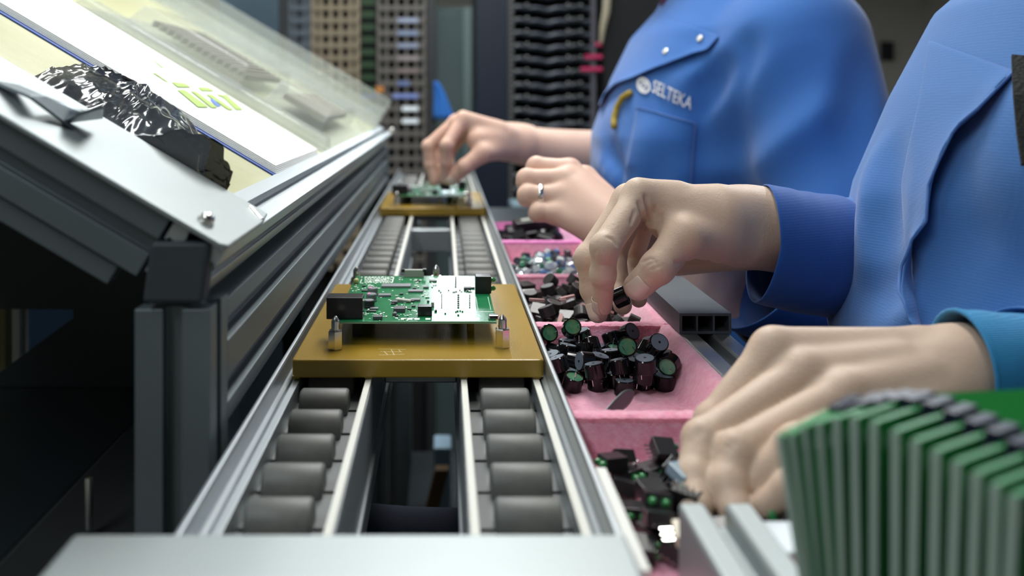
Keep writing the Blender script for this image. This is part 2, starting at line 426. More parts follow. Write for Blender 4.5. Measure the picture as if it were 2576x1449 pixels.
    for row in (150, 168, 186, 204, 222):
        x = 640
        while x < 1000:
            w = rnd.uniform(10, 42); pad(x, x+w, row-6, row+3); x += w+rnd.uniform(5, 16)
    for _ in range(330):
        zx, zy = rnd.uniform(440, 2140), rnd.uniform(140, 745)
        if blocked(zx, zy): continue
        pad(zx, zx+rnd.uniform(8, 46), zy, zy+rnd.uniform(3, 9))
    pad(1015, 1030, 150, 225); pad(575, 585, 175, 230)
    for zx in (1140, 1230, 1330, 1480, 1680, 2060, 2160): pad(zx, zx+70, 712, 736)
    pad(2150, 2420, 622, 627); pad(2205, 2210, 420, 600); pad(2380, 2386, 420, 600)
    g.build('silkscreen', SILK, t)
    g = MB()
    for c in range(10):
        if c == 5: g.build('pad_field', TIN, t); g = MB()
        for rr in range(8):
            zx, zy = 1690+c*46, 155+rr*22+(110 if rr > 3 else 0)+(60 if rr > 5 else 0)
            if zy < 700: pad(zx, zx+rnd.uniform(16, 38), zy, zy+12)
    g.build('pad_field', TIN, t); g = MB()
    for zx in (1710, 1780, 1840, 1975, 2030): pad(zx, zx+48, 390, 590)
    g.build('pad_strip', TIN, t)
    for zx, y0, y1, n, w in ((1700, 385, 585, 14, 14), (1885, 150, 300, 9, 26), (1920, 390, 590, 7, 30), (2085, 395, 590, 6, 16), (1795, 150, 250, 5, 8)):
        g = MB()
        for i in range(n):
            y = y0+(y1-y0)*i/n; pad(zx, zx+w, y, y+(y1-y0)/n*.5, .5)
        g.build('bare_footprint', CHIP, t)
    return t
board = make_board()
dup(board, board.location+Vector((0, .729, 0)), label='distant green circuit board being fitted by the far worker')
# ------------------------------------------------------------------ tilted parts shelf on the left
SN = Vector((.5075, 0, .8616)); SU = Vector((-.8616, 0, .5075))   # plane normal, direction up the slope
SO = V(-95, 0, -66.7)
def SP(t, Y, h=0): return SO + SU*(t/1000) + SN*(h/1000) + Vector((0, Y/1000, 0))
def S2(px, py, h=0):     # the point of the shelf plane (raised by h) seen at a photo pixel -> (t, Y)
    c = -105.7+h; k = c/(.5075*(px-CX)-.8616*(py-CY-5)); X = (px-CX)*k; Z = -(py-CY-5)*k
    return (-(X+95)*.8616+(Z+66.7)*.5075, k*FP)
def tslot(w, h=None, g=8.0, d=7.0, lip=1.5):   # T-slot outline from (0,0) to (w,h), mm, one groove per side
    h = h or w
    def side(L): a = L/2-g/2*(w/30 if w < 30 else 1); b = L-a; return [(a, 0), (a, lip), (a-1.5, lip), (a-.5, d), (b+.5, d), (b+1.5, lip), (b, lip), (b, 0)]
    p = [(0, 0)]+side(w)+[(w, 0)]+[(w-y, x) for x, y in side(h)]+[(w, h)]+[(w-x, h-y) for x, y in side(w)]+[(0, h)]+[(y, h-x) for x, y in side(h)]
    return [(x/1000, y/1000) for x, y in p]
shelf = thing('tilted_shelf', 'aluminium framed shelf tilted towards the conveyor and brightly lit', 'shelf', V(-118, 416, -1200))
LT = 520   # how far the shelf runs up the slope
TRAYM = mat('yellowish_tray_laminate', (.55, .55, .33), rough=.3, spec=.5, var=[(6, (.62, .62, .42), .6), (70, (.48, .48, .27), .5)], bump=('noise', 400, .2))
# right rail along the line and front rail up the slope
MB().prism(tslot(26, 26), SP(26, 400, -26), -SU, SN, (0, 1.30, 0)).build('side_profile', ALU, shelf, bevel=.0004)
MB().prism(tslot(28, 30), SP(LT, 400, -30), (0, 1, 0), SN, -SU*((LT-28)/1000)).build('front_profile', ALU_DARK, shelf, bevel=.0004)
MB().prism(tslot(26, 26), SP(LT, 1674, -26), (0, 1, 0), SN, -SU*((LT-28)/1000)).build('rear_profile', ALU, shelf, bevel=.0004)
MB().prism([(0, 0), (.010, 0), (.010, .0095), (0, .0095)], SP(LT, 404, -41), (0, 1, 0), SN, -SU*((LT-38)/1000)).build('under_strip', ALU_DARK, shelf, bevel=.0006)
# cover plate with a rounded front corner
pl = [S2(658, 581), S2(539, 634)]
poly = [(-.5, 470), (-.5, 398), (2, 394), (LT, 394), (LT, 497), (30, 497), (2, 497)]
MB().prism([(t/1000, y/1000) for t, y in poly], SP(0, 0, .3), SU, (0, 1, 0), SN*.0026).build('cover_plate', ALU_PLATE, shelf, bevel=.0008)
MB().prism([(t/1000, y/1000) for t, y in ((24, 497), (LT, 497), (LT, 1676), (24, 1676))], SP(0, 0, -9), SU, (0, 1, 0), SN*.003).build('tray_panel', TRAYM, shelf)
# corner cap, post, and the beam along the line
capo = MB()
capo.prism([(-.0132, 0), (.0132, 0), (.0132, .0268), (-.0132, .0268)], V(-117.5, 396, -89.3), Vector((.992, 0, .0)), Vector((.13, 0, .99)), (0, .012, 0)).build('corner_cap', CAPM, shelf, bevel=.0018)
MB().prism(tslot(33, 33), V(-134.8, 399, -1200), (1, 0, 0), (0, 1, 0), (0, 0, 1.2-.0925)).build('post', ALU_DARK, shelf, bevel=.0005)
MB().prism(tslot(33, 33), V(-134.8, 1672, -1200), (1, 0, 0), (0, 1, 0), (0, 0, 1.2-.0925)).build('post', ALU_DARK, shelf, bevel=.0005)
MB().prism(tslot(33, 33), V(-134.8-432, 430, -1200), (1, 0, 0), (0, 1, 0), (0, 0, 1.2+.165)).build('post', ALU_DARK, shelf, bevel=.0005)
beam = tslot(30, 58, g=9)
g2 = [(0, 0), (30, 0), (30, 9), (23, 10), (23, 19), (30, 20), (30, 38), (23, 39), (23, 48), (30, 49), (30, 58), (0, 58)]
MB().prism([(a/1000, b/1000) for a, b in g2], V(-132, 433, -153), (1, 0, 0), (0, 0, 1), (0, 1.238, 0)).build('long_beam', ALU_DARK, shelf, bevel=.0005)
t, y = S2(507, 580)
MB().lathe(SP(t, y, 2.6), SN, [(0, .0042), (.0015, .0042), (.0015, .0034), (.0035, .0034), (.0048, .0024), (.0054, .0005)], 16).build('dome_bolt', STEEL, shelf, smooth='auto')
t, y = S2(622, 540)
MB().lathe(SP(t, y, -3), SN, [(0, .006), (.005, .006), (.0056, .0054)], 6).build('hex_bolt', STEEL, shelf)
MB().cyl(SP(t, y, 2), SP(t-9, y-8, 1.0), .0025, 10).build('dome_bolt', STEEL, shelf, smooth='auto')
MB().lathe(SP(3, 1692, 1), SN, [(0, .006), (.006, .006), (.009, .004)], 12).build('dome_bolt', STEEL, shelf)
# bent metal clamp strap on the plate
def sp2(px, py, h): t, y = S2(px, py, h); return SP(t, y, h)
MB().strip([sp2(10, 215, 4), sp2(95, 250, 11), sp2(165, 296, 6), sp2(206, 307, 6), sp2(224, 284, 17)],
           [.015, .016, .019, .022, .013], (0, 1, 0), .0016).build('clamp_strap', ALU_DARK, shelf, smooth='auto', bevel=.0003, sub=1)

# ------------------------------------------------------------------ the booklet on a blue folder
PAPER = mat('white_paper', (.86, .88, .86), rough=.6)
def sheet(name, m, parent, poly, h0, th, lift=None):
    b = MB(); b.prism([(t/1000, y/1000) for t, y in poly], SP(0, 0, h0), SU, (0, 1, 0), SN*(th/1000)); return b.build(name, m, parent, bevel=.0003)
bk = thing('booklet', 'white booklet with green lettering lying in a blue folder on the tilted shelf', 'booklet', SP(160, 790, 0))
sheet('blue_cover', mat('royal_blue_cover', (.015, .06, .30), rough=.4), bk, [(27, 662), (330, 668), (330, 915), (27, 900)], -5.9, 1.2)
for i in range(5):
    sheet('page', PAPER, bk, [(29+i*.8, 668+i*.9), (325, 676+i*.5), (325, 905+i*2), (28+i, 884+i*1.2)], -4.6+i*1.0, .75)
GRN = mat('lime_green_print', (.34, .50, .10), rough=.6)
BLP = mat('blue_print', (.10, .20, .62), rough=.6)
def prt(pts, m=GRN, h=1.0):
    b = MB(); f = [b.bm.verts.new(SP(*S2(x, y, h), h)) for x, y in pts]; b.bm.faces.new(f); return b.build('printed_mark', m, bk)
Q = lambda L: [(x/2.264, 60+y/2.264) for x, y in L]
prt(Q([(975, 340), (1055, 350), (1090, 372), (1010, 370)])); prt(Q([(1125, 370), (1190, 374), (1222, 394), (1150, 392)]))
prt(Q([(1010, 386), (1052, 386), (1190, 486), (1128, 484), (1085, 448)])); prt(Q([(1085, 392), (1118, 396), (1240, 488), (1205, 488)]))
prt(Q([(1172, 412), (1205, 412), (1330, 500), (1300, 500)])); prt(Q([(1225, 410), (1290, 416), (1385, 500), (1345, 500), (1275, 432)]))
prt(Q([(1195, 440), (1215, 440), (1258, 480), (1235, 480)]), BLP)
prt(Q([(870, 215), (885, 222), (935, 262), (925, 262)])); prt(Q([(865, 285), (885, 290), (965, 345), (945, 338)]))

# ------------------------------------------------------------------ crumpled dark antistatic bag
BAGM = mat('smoky_antistatic_film', (.018, .022, .032), rough=.13, spec=.8, coat=.5, alpha=.90, var=[(10, (.075, .09, .115), .7), (30, (.02, .025, .04), .5)], bump=('noise', 40, .6))
from mathutils import noise as mno
edge_r = [S2(x, y, 8) for x, y in ((330, 150), (400, 165), (455, 195), (490, 250), (520, 330), (538, 400), (550, 470), (540, 495))]
edge_l = [S2(x, y, 8) for x, y in ((90, 160), (150, 200), (210, 240), (255, 290), (340, 375), (420, 435), (500, 478), (536, 497))]
def lerp(a, b, u): return a+(b-a)*u
def poly_at(P, u):
    s = u*(len(P)-1); i = min(int(s), len(P)-2); f = s-i; return (lerp(P[i][0], P[i+1][0], f), lerp(P[i][1], P[i+1][1], f))
NU, NV = 90, 46
def bag_h(u, v):
    e = math.sin(math.pi*min(max(v, 0), 1))**.55
    core = math.exp(-((u-.68)/.2)**2-((v-.42)/.3)**2)*13
    folds = 3.2*abs(math.sin(9*v+3.2*math.sin(3.1*u)+2*u))**2.2*(.35+u)+2.6*abs(math.sin(22*v*(.5+u*.5)+8*u))**3
    lum = 6.0*math.exp(-((v-.42)/.16)**2)*abs(math.sin(17*u+1.4*math.sin(9*v)))**1.3*math.exp(-((u-.7)/.2)**2)
    end = min(1, (1-u)/.08)**.6 if u > .92 else 1
    rg = (1-abs(mno.noise(Vector((u*9, v*5, 3)))))**4*4.5+(1-abs(mno.noise(Vector((u*22+v*6, v*9, 7)))))**5*2.2
    return max(.6, (core+folds*.6+lum+rg+2)*e*end)
top, bot = [], []
for i in range(NU):
    u = i/(NU-1); a, b = poly_at(edge_l, u), poly_at(edge_r, u); rt, rbm = [], []
    for j in range(NV):
        v = j/(NV-1); t = lerp(a[0], b[0], v); y = lerp(a[1], b[1], v)
        t = max(28, t+3*math.sin(12*u+5*v)); y = min(657, max(499, y+2.0*math.sin(15*u)*v))
        rt.append(SP(t, y, -4+bag_h(u, v))); rbm.append(SP(t, y, -5.8))
    top.append(rt); bot.append(rbm)
bag = MB().grid(top).build('antistatic_bag', BAGM, smooth=True, sub=1)
tag(bag, 'crumpled smoky plastic bag lying on the tilted shelf behind the front plate', 'bag')

# ------------------------------------------------------------------ clear blister trays at the far end of the shelf
CLEAR = mat('clear_thermoformed_plastic', (.60, .66, .64), rough=.08, spec=.6, alpha=.26, ior=1.45, var=(18, (.78, .82, .82), .5))
bl = thing('blister_tray', 'clear moulded plastic tray with two ribbed pockets at far end of shelf', 'tray', SP(150, 1270, -6))
def clear_box(t0, t1, y0, y1, h0, h1, name, par, tp=.9):
    b = MB(); A = [(t0, y0), (t1, y0), (t1, y1), (t0, y1)]; cx_, cy_ = (t0+t1)/2, (y0+y1)/2
    lo = [b.bm.verts.new(SP(t, y, h0)) for t, y in A]; hi = [b.bm.verts.new(SP(cx_+(t-cx_)*tp, cy_+(y-cy_)*tp, h1)) for t, y in A]
    b.bridge(lo, hi); b.bm.faces.new(hi); return b.build(name, CLEAR, par, bevel=.002)
RIBM = mat('pale_ribbed_insert', (.42, .40, .33), rough=.4)
b = MB(); b.prism([(t/1000, y/1000) for t, y in ((30, 930), (330, 930), (330, 1555), (30, 1555))], SP(0, 0, -5.5), SU, (0, 1, 0), SN*.0012).build('base_sheet', CLEAR, bl, bevel=.0005)
for ya, yb, ta, tb in ((1010, 1330, 150, 300), (1060, 1400, 52, 130)):
    pk = clear_box(ta, tb, ya, yb, -4, 26, 'pocket', bl)
    rb_ = MB()
    for i in range(14):
        tt = ta+10+(tb-ta-20)*i/14; rb_.prism([(0, 0), (.0026, 0), (.0026, .008), (0, .008)], SP(tt, ya+40, 6), SU, SN, (0, (yb-ya-90)/1000, 0))
    rb_.build('ribbed_insert', RIBM, pk)
clear_box(28, 330, 940, 985, -4, 7, 'rim', bl, .96)
dv = thing('acrylic_end_panel', 'clear acrylic panel edging the far end of the tilted shelf', 'panel', SP(200, 1640, -6))
for y0, y1, h in ((1560, 1566, 26), (1600, 1606, 40), (1655, 1663, 58)):
    b = MB(); b.prism([(t/1000, y/1000) for t, y in ((28, y0), (LT-10, y0), (LT-10, y1), (28, y1))], SP(0, 0, -5), SU, (0, 1, 0), SN*(h/1000)); b.build('acrylic_strip', CLEAR, dv, bevel=.0015)

# ------------------------------------------------------------------ dark bench under the shelf
tb = thing('dark_bench', 'dark bench with a raised cut out panel under the tilted shelf', 'bench', V(-520, 620, -1200))
MB().span(-528, -272, 330, 935, -305, -286).build('bench_top', DARKT, tb, bevel=.004)
b = MB(); f = [b.bm.verts.new(p) for p in (V(-528, 900, 100), V(-140, 900, -125), V(-140, 900, -285.5), PV(-50, 973, 900), PV(184, 800, 900), PV(184, 778, 900), PV(-234, 778, 900))]
b.bm.faces.new(f); r_ = bmesh.ops.extrude_face_region(b.bm, geom=b.bm.faces[:]); bmesh.ops.translate(b.bm, verts=[v for v in r_['geom'] if isinstance(v, bmesh.types.BMVert)], vec=(0, .028, 0))
b.build('cut_out_panel', DARKT, tb)
for x in (-500, -300):
    for y in (360, 905): MB().span(x-20, x+20, y-20, y+20, -1200, -305).build('leg', ALU_DARK, tb, bevel=.002)
o = MB().lathe(PV(224, 1330, 455), (0, 0, 1), [(0, .0022), (.024, .0022), (.0255, .0018), (.026, .0006)], 12).build('steel_pin', STEEL, smooth='auto')
tag(o, 'upright steel pin on the dark block at lower left', 'pin')
o = MB().span(-210, -143, 300, 600, -1200, -218).build('black_cabinet', BLACKM, bevel=.004); tag(o, 'black cabinet between the dark bench and the aluminium post', 'cabinet')
o.location.z += 0
o = MB().span(-640, -484, 1010, 1060, -1200, -150).build('pale_board', mat('olive_beige_board', (.30, .28, .13), rough=.7)); tag(o, 'olive board standing behind the opening in the dark panel', 'board')
o = MB().span(-456, -380, 1000, 1040, -1200, -170).build('blue_partition', mat('soft_blue_panel', (.16, .32, .62), rough=.7), bevel=.006); tag(o, 'blue panel seen through the opening under the shelf', 'panel')
o = MB().span(-467, -459, 990, 998, -1200, -170).build('white_post', WHITEP); tag(o, 'thin white post beside the blue panel under the shelf', 'post')
# pale blue things seen through the gaps under the conveyor
o = MB().span(-206, -150, 700, 860, -1200, -222).build('pale_blue_bin', mat('pale_blue_plastic', (.30, .45, .56), rough=.45), bevel=.006); tag(o, 'pale blue bin behind the aluminium post under the beam', 'bin')
o.location.y += .0
# ------------------------------------------------------------------ work table with the pink lined parts trays
wt = thing('work_table', 'dark work table carrying the pink lined parts trays', 'table', V(170, 760, -1200))
MB().span(63.5, 196, 190, 1560, -207, -187.6).build('table_top', DARKT, wt, bevel=.003)
for x in (90, 178):
    for y in (230, 1520): MB().span(x-16, x+16, y-16, y+16, -1200, -207).build('leg', ALU_DARK, wt, bevel=.001)
from mathutils import noise as mno
DIV = [292.0, 452.0, 634.0, 808.0, 1002.0, 1182.0]
def tray(i, lab, m=PINK):
    ya, yb = DIV[i], DIV[i+1]-.4; TH = 9.0 if i else 4.0
    nx, ny = 64, int((yb-ya)/1.9)
    G = []
    for a in range(nx):
        x = 63.5+(157.0-63.5)*a/(nx-1); row = []
        for b in range(ny):
            y = ya+(yb-ya)*b/(ny-1)
            fw = 1-min(1, max(0, (y-ya-TH)/7.0)); rw = min(1, max(0, (x-139)/14.0)); bw = min(1, max(0, (y-yb+7)/7.0))*.75
            s = lambda q: q*q*(3-2*q)
            w = max(s(fw), s(rw), s(bw) if i < 5 else 0)
            z = -179.5+22*w+1.0*mno.noise(Vector((x*.04, y*.04, i)))*(1-w*.6)+.55*mno.noise(Vector((x*.35, y*.35, i*7)))
            if y-ya < 2.0: z -= 1.2*(1-(y-ya)/2.0)**2
            row.append(V(x, y, z))
        G.append(row)
    b = MB(); b.grid(G); bm = b.bm
    be = [e for e in bm.edges if e.is_boundary]
    r_ = bmesh.ops.extrude_edge_only(bm, edges=be)
    nv = [v for v in r_['geom'] if isinstance(v, bmesh.types.BMVert)]
    for v in nv: v.co.z = V(0, 0, -187.4).z
    bmesh.ops.holes_fill(bm, edges=[e for e in bm.edges if e.is_boundary], sides=0)
    o = b.build('foam_tray', m, smooth='auto'); tag(o, lab, 'tray', 'pink foam trays beside the conveyor')
    return o
tray(0, 'pink foam tray nearest the camera holding black lamp holders with green lenses')
tray(1, 'pink foam tray holding the sharp heap of round black buzzers')
tray(2, 'pink foam tray holding flat black square parts behind the buzzers')
tray(3, 'pink foam tray holding small glittering silver and blue parts')
tray(4, 'farthest pink foam tray under the distant worker holding black blocks', PINKV)

# ------------------------------------------------------------------ dropping parts into heaps
class Heap:
    """each part is a set of small spheres; a part settles where its spheres first touch the floor or earlier parts"""
    def __init__(s, x0, x1, y0, y1, z, seed, shape=None):
        s.c = np.zeros((0, 3)); s.r = np.zeros(0); s.box = (x0, x1, y0, y1); s.z = z; s.rnd = random.Random(seed); s.shape = shape
    def drop(s, sph, rots, tries=14, pos=None):
        best = None
        for _ in range(tries):
            rot = rots(s.rnd)
            Mr = np.array(rot.to_matrix())
            if pos is not None: x, y = pos[0]+s.rnd.uniform(-1.5, 1.5), pos[1]+s.rnd.uniform(-1.5, 1.5)
            else:
                while True:
                    x, y = s.rnd.uniform(s.box[0], s.box[1]), s.rnd.uniform(s.box[2], s.box[3])
                    if s.shape is None or s.shape(x, y): break
            P = sph[:, :3] @ Mr.T; rr = sph[:, 3]
            Q = P+np.array([x, y, 0])
            z = np.max(s.z+rr-Q[:, 2])
            if len(s.r):
                dx = Q[:, None, 0]-s.c[None, :, 0]; dy = Q[:, None, 1]-s.c[None, :, 1]; R2 = (rr[:, None]+s.r[None, :])**2-dx*dx-dy*dy
                m = R2 > 0
                if m.any():
                    zz = s.c[None, :, 2]+np.sqrt(np.where(m, R2, 0))-Q[:, None, 2]
                    z = max(z, np.max(np.where(m, zz, -1e9)))
            if best is None or z < best[0]: best = (z, x, y, rot, Q)
        z, x, y, rot, Q = best
        Q = Q.copy(); Q[:, 2] += z
        s.c = np.vstack([s.c, Q]); s.r = np.concatenate([s.r, sph[:, 3]])
        return V(x, y, z), rot
def cyl_spheres(r, h, q=1.3):
    L = []
    for z in np.arange(-h/2+q, h/2-q+.01, max(1.5, (h-2*q)/5)):
        for n, rad in ((16, r-q), (9, (r-q)*.55), (1, 0)):
            if n < 16 and abs(abs(z)-(h/2-q)) > .8: continue
            for i in range(n): L.append((rad*math.cos(2*math.pi*i/n), rad*math.sin(2*math.pi*i/n), z, q))
    return np.array(L)
def box_spheres(a, b, c, q=None):
    q = q or min(a, b, c)/2*.98
    ax = lambda s: np.linspace(-s/2+q, s/2-q, max(1, int(math.ceil((s-2*q)/(q*1.3)))+1)) if s > 2*q+.01 else np.array([0.0])
    return np.array([(x, y, z, q) for x in ax(a) for y in ax(b) for z in ax(c)])

# ------------------------------------------------------------------ buzzers
def make_buzzer(label, face=RESIN):
    t = thing('buzzer', label, 'buzzer', (0, 0, 0), group='round black buzzers in the pink tray')
    r, h = .0061, .0088
    b = MB(); prof = [(-h/2, r-.0006), (-h/2+.0006, r), (h/2-.0005, r), (h/2, r-.0004), (h/2, r-.0009), (h/2-.0016, r-.0010)]
    b.lathe((0, 0, 0), (0, 0, 1), prof, 28).build('case', BUZ, t, smooth='auto', local=True)
    f = MB().cyl((0, 0, h/2-.0018), (0, 0, h/2-.0009), r-.00085, 24).build('sealed_face', face, t, local=True)
    MB().cyl((0, 0, -h/2-.00015), (0, 0, -h/2+.0002), r-.0008, 24).build('sound_face', BUZTOP, t, local=True)
    MB().cyl((0, 0, -h/2-.0003), (0, 0, -h/2+.0001), .0008, 10).build('sound_hole', BLACKP, t, local=True)
    for s in (-1, 1): MB().cyl((s*.0032, 0, h/2-.0011), (s*.0032, 0, h/2+.0042), .0003, 6).build('pin', SILVER, t, local=True)
    return t
bz1 = make_buzzer('black buzzer with pale green sealed face in the heap')
bz2 = make_buzzer('black buzzer with dark green sealed face in the heap', RESIND)
H = Heap(69, 141, 543, 628, -179.2, 11, lambda x, y: ((x-104)/39)**4+((y-590)/42)**4 < 1 and y > 549+max(0, 106-x)*.25)
bsph = cyl_spheres(6.1, 8.9)
def euler(ax, ay, az): return Euler((ax, ay, az))
def brot(r):
    k = r.random()
    if k < .30: return Euler((math.pi+r.gauss(0, .2), r.gauss(0, .2), r.uniform(0, 6.3)))   # sound face up
    if k < .58: return Euler((r.gauss(0, .35), r.gauss(0, .3), r.uniform(0, 6.3)))
    return Euler((math.pi/2+r.gauss(0, .45), 0, r.uniform(0, 6.3)), 'XYZ')
used = {'1': False, '2': False}
cnt = 0
def place_bz(pos, rot, dark):
    global cnt
    src = bz2 if dark else bz1; k = '2' if dark else '1'
    if not used[k]: src.location = pos; src.rotation_euler = rot; used[k] = True
    else: dup(src, pos, rot)
    cnt += 1
for n in range(50):
    pos, rot = H.drop(bsph, brot, tries=70 if n < 34 else 22)
    place_bz(pos, rot, n % 3 == 1)
# two propped up facing the camera at the back, as in the photo
for (x, y, tz, tw) in ((72, 622, 1.15, .25), (85, 612, 1.05, .1), (112, 560, 1.2, -.2)):
    pos, rot = H.drop(bsph, lambda r: Euler((tz, 0, tw)), tries=4, pos=(x, y)); place_bz(pos, rot, True)
pos, rot = H.drop(bsph, lambda r: Euler((math.pi+.95, 0, .15)), tries=3, pos=(134, 572))
o = dup(bz1, pos, rot, label='black buzzer tipped with its grey sound face towards the camera beside the pink wall')
pos, rot = H.drop(bsph, lambda r: Euler((math.pi+.12, -.15, .4)), tries=2, pos=(121, 546))
o = dup(bz1, pos, rot, label='black buzzer lying with grey top up at the near edge of the heap')

# ------------------------------------------------------------------ lamp holders with green lenses (front tray)
def make_holder(label):
    t = thing('lamp_holder', label, 'lamp holder', group='black lamp holders in the nearest tray')
    a, b_, c = .0115, .0105, .0062
    MB().box((0, 0, 0), (a, b_, c)).build('housing', BLACKP, t, local=True, bevel=.0004)
    for s in (-1, 1):
        MB().lathe((s*.0027, b_/2-.0003, 0), (0, 1, 0), [(0, .0019), (.0007, .0019), (.0007, .0015), (.002, .0015), (.0029, .001), (.0033, .0002)], 12).build('green_lens', LEDG, t, smooth='auto', local=True)
    for i in range(4): MB().box((-.0036+.0024*i, -b_/2-.0016, -.0012), (.0005, .0036, .0005)).build('pin', SILVER, t, local=True)
    return t
hsph = box_spheres(11.6, 14.0, 6.3, 2.9)
lh = make_holder('black lamp holder with two green lenses in the nearest pink tray')
H1 = Heap(74, 142, 335, 436, -178.8, 5, lambda x, y: x > 76+(y-330)*.02 and y > 352-(x-76)*.2)
def hrot(r):
    if r.random() < .6: return Euler((r.gauss(0, .35), r.gauss(0, .35), r.uniform(0, 6.3)))
    return Euler((r.choice((-1, 1))*(math.pi/2+r.gauss(0, .3)), r.gauss(0, .3), r.uniform(0, 6.3)))
first = True
for n in range(42):
    pos, rot = H1.drop(hsph, hrot, tries=60 if n < 26 else 25)
    if first: lh.location = pos; lh.rotation_euler = rot; first = False
    else: dup(lh, pos, rot)
wc = thing('pin_connector', 'ivory three pin connector on the dark lamp holders in the nearest tray', 'connector')
MB().box((0, 0, 0), (.0125, .0105, .0055)).build('housing', mat('ivory_nylon', (.70, .63, .48), rough=.4), wc, local=True, bevel=.0006)
for i in range(3): MB().box((-.0085, -.003+.003*i, 0), (.005, .0007, .0007)).build('pin', SILVER, wc, local=True)
pos, rot = H1.drop(box_spheres(14, 11, 6, 2.9), lambda r: Euler((.25, -.1, -.1)), tries=3, pos=(95, 352)); wc.location = pos; wc.rotation_euler = rot
gp = MB().box((0, 0, 0), (.0125, .0105, .005)).build('cover_cap', mat('grey_blue_gloss', (.28, .38, .46), rough=.15), local=True, bevel=.0004)
pos, rot = H1.drop(box_spheres(13, 11, 5.4, 2.6), lambda r: Euler((.3, .1, .5)), tries=3, pos=(103, 384)); gp.location = pos; gp.rotation_euler = rot
tag(gp, 'glossy grey blue square cap on top of the lamp holders', 'cap')

# ------------------------------------------------------------------ flat black parts (third tray), silver parts (fourth), blocks (fifth)
def fill(o, n, heap, sph, rots, tries, label=None):
    for k in range(n):
        pos, rot = heap.drop(sph, rots, tries)
        if k == 0: o.location = pos; o.rotation_euler = rot
        else: dup(o, pos, rot)
flat = lambda s: (lambda r: Euler((r.gauss(0, s), r.gauss(0, s), r.uniform(0, 6.3))))
H2 = Heap(70, 136, 650, 796, -178.4, 3)
o = MB().box((0, 0, 0), (.013, .013, .0058)).build('square_relay', mat('worn_black_relay', (.022, .021, .021), rough=.35, var=(300, (.10, .07, .065), .5)), local=True, bevel=.0006)
tag(o, 'flat square black relay in the tray behind the buzzers', 'relay', 'square black relays in the third tray')
fill(o, 76, H2, box_spheres(13.4, 13.4, 6.2, 3), flat(.3), 26)
o = MB().cyl((0, 0, -.004), (0, 0, .004), .0058, 20).build('round_capacitor', mat('dull_black_can', (.02, .018, .018), rough=.4), local=True, bevel=.0005)
tag(o, 'short round black can among the square relays', 'capacitor', 'round black cans in the third tray')
fill(o, 20, H2, cyl_spheres(6.1, 8.4), flat(.5), 5)
o = MB().box((0, 0, 0), (.012, .003, .002)).build('pink_tag', mat('dusty_pink_plastic', (.45, .25, .24), rough=.5), local=True)
tag(o, 'small dusty pink strip among the square black relays', 'strip', 'dusty pink strips in the third tray')
fill(o, 9, H2, box_spheres(12.4, 3.4, 2.4, 1.1), flat(.5), 4)
H3 = Heap(70, 136, 838, 990, -178.4, 9, lambda x, y: x > 70+max(0, (y-930)*.35))
kinds = [('silver_cap', (.66, .70, .76), .2, .8, (.0085, .0085, .006), 46, 'small silver grey cap in the glittering fourth tray'),
         ('dark_plug', (.03, .035, .045), .3, 0, (.010, .007, .006), 44, 'small dark plug in the glittering fourth tray'),
         ('blue_plug', (.05, .14, .34), .3, 0, (.008, .006, .006), 16, 'small blue plug in the glittering fourth tray'),
         ('clear_lens', (.70, .78, .80), .1, .3, (.008, .008, .007), 22, 'small pale lens in the glittering fourth tray'),
         ('green_plug', (.05, .22, .12), .3, 0, (.007, .006, .005), 12, 'small green plug in the glittering fourth tray')]
for nm, col, ro, me_, sz, n, lab in kinds:
    o = MB().box((0, 0, 0), sz, tap=.85).build(nm, mat(nm+'_finish', col, rough=ro, metal=me_), local=True, bevel=.001)
    tag(o, lab, 'part', nm.replace('_', ' ')+'s in the fourth tray')
    fill(o, n, H3, box_spheres(sz[0]*1040, sz[1]*1040, sz[2]*1040, sz[2]*500), lambda r: Euler((r.gauss(0, .6), r.gauss(0, .6), r.uniform(0, 6.3))), 6)
H4 = Heap(74, 132, 1022, 1160, -178.4, 21)
o = MB().box((0, 0, 0), (.018, .014, .010)).build('black_socket', BLACKP, local=True, bevel=.001)
tag(o, 'black socket block in the farthest pink tray', 'socket', 'black socket blocks in the farthest tray')
fill(o, 26, H4, box_spheres(18.6, 14.6, 10.4, 4.5), flat(.3), 6)
o = thing('long_connector', 'long black connector with pale top lying in the farthest tray', 'connector')
MB().box((0, 0, 0), (.052, .018, .012)).build('housing', BLACKP, o, local=True, bevel=.001); MB().box((0, .0, .0062), (.034, .008, .001)).build('pale_top', BEIGEC, o, local=True)
pos, rot = H4.drop(box_spheres(53, 19, 12.6, 6), lambda r: Euler((.15, -.1, .2)), 3, pos=(108, 1080)); o.location = pos; o.rotation_euler = rot

# ------------------------------------------------------------------ tweezers tip, profiles, strip
tw = MB()
pts = [PV(1500, 1062, 482), PV(1535, 1036, 490), PV(1562, 1012, 500), PV(1582, 995, 505), PV(1597, 985, 509)]
tw.strip([p for p in pts], [.0035, .0068, .0098, .0096, .0025], (-.57, -.25, .8), .0009)
tw.build('tweezer_blade', mat('dark_grey_steel', (.10, .11, .115), rough=.35, metal=.5), smooth='auto', sub=1)
tag(bpy.data.objects['tweezer_blade'], 'curved grey blade leaning on pink divider in the buzzer tray', 'tool')
pr = thing('slotted_profile', 'pale aluminium slotted profile running along the right side of the trays', 'profile', V(173.5, 900, -187.5))
prf = [(157.2, -187.5), (190.5, -187.5), (190.5, -158), (189.5, -157), (179, -157), (178, -158.5), (178, -166), (169.5, -166), (169.5, -158.5), (168.5, -157), (158.2, -157), (157.2, -158)]
along(prf, 452, 1500, 'profile_bar', ALU, pr, bevel=.0005)
bt = thing('three_chamber_tube', 'dark grey three chamber plastic tube lying on the slotted profile', 'tube', V(173.8, 850, -156.8))
b = MB(); y0, y1 = 606, 792
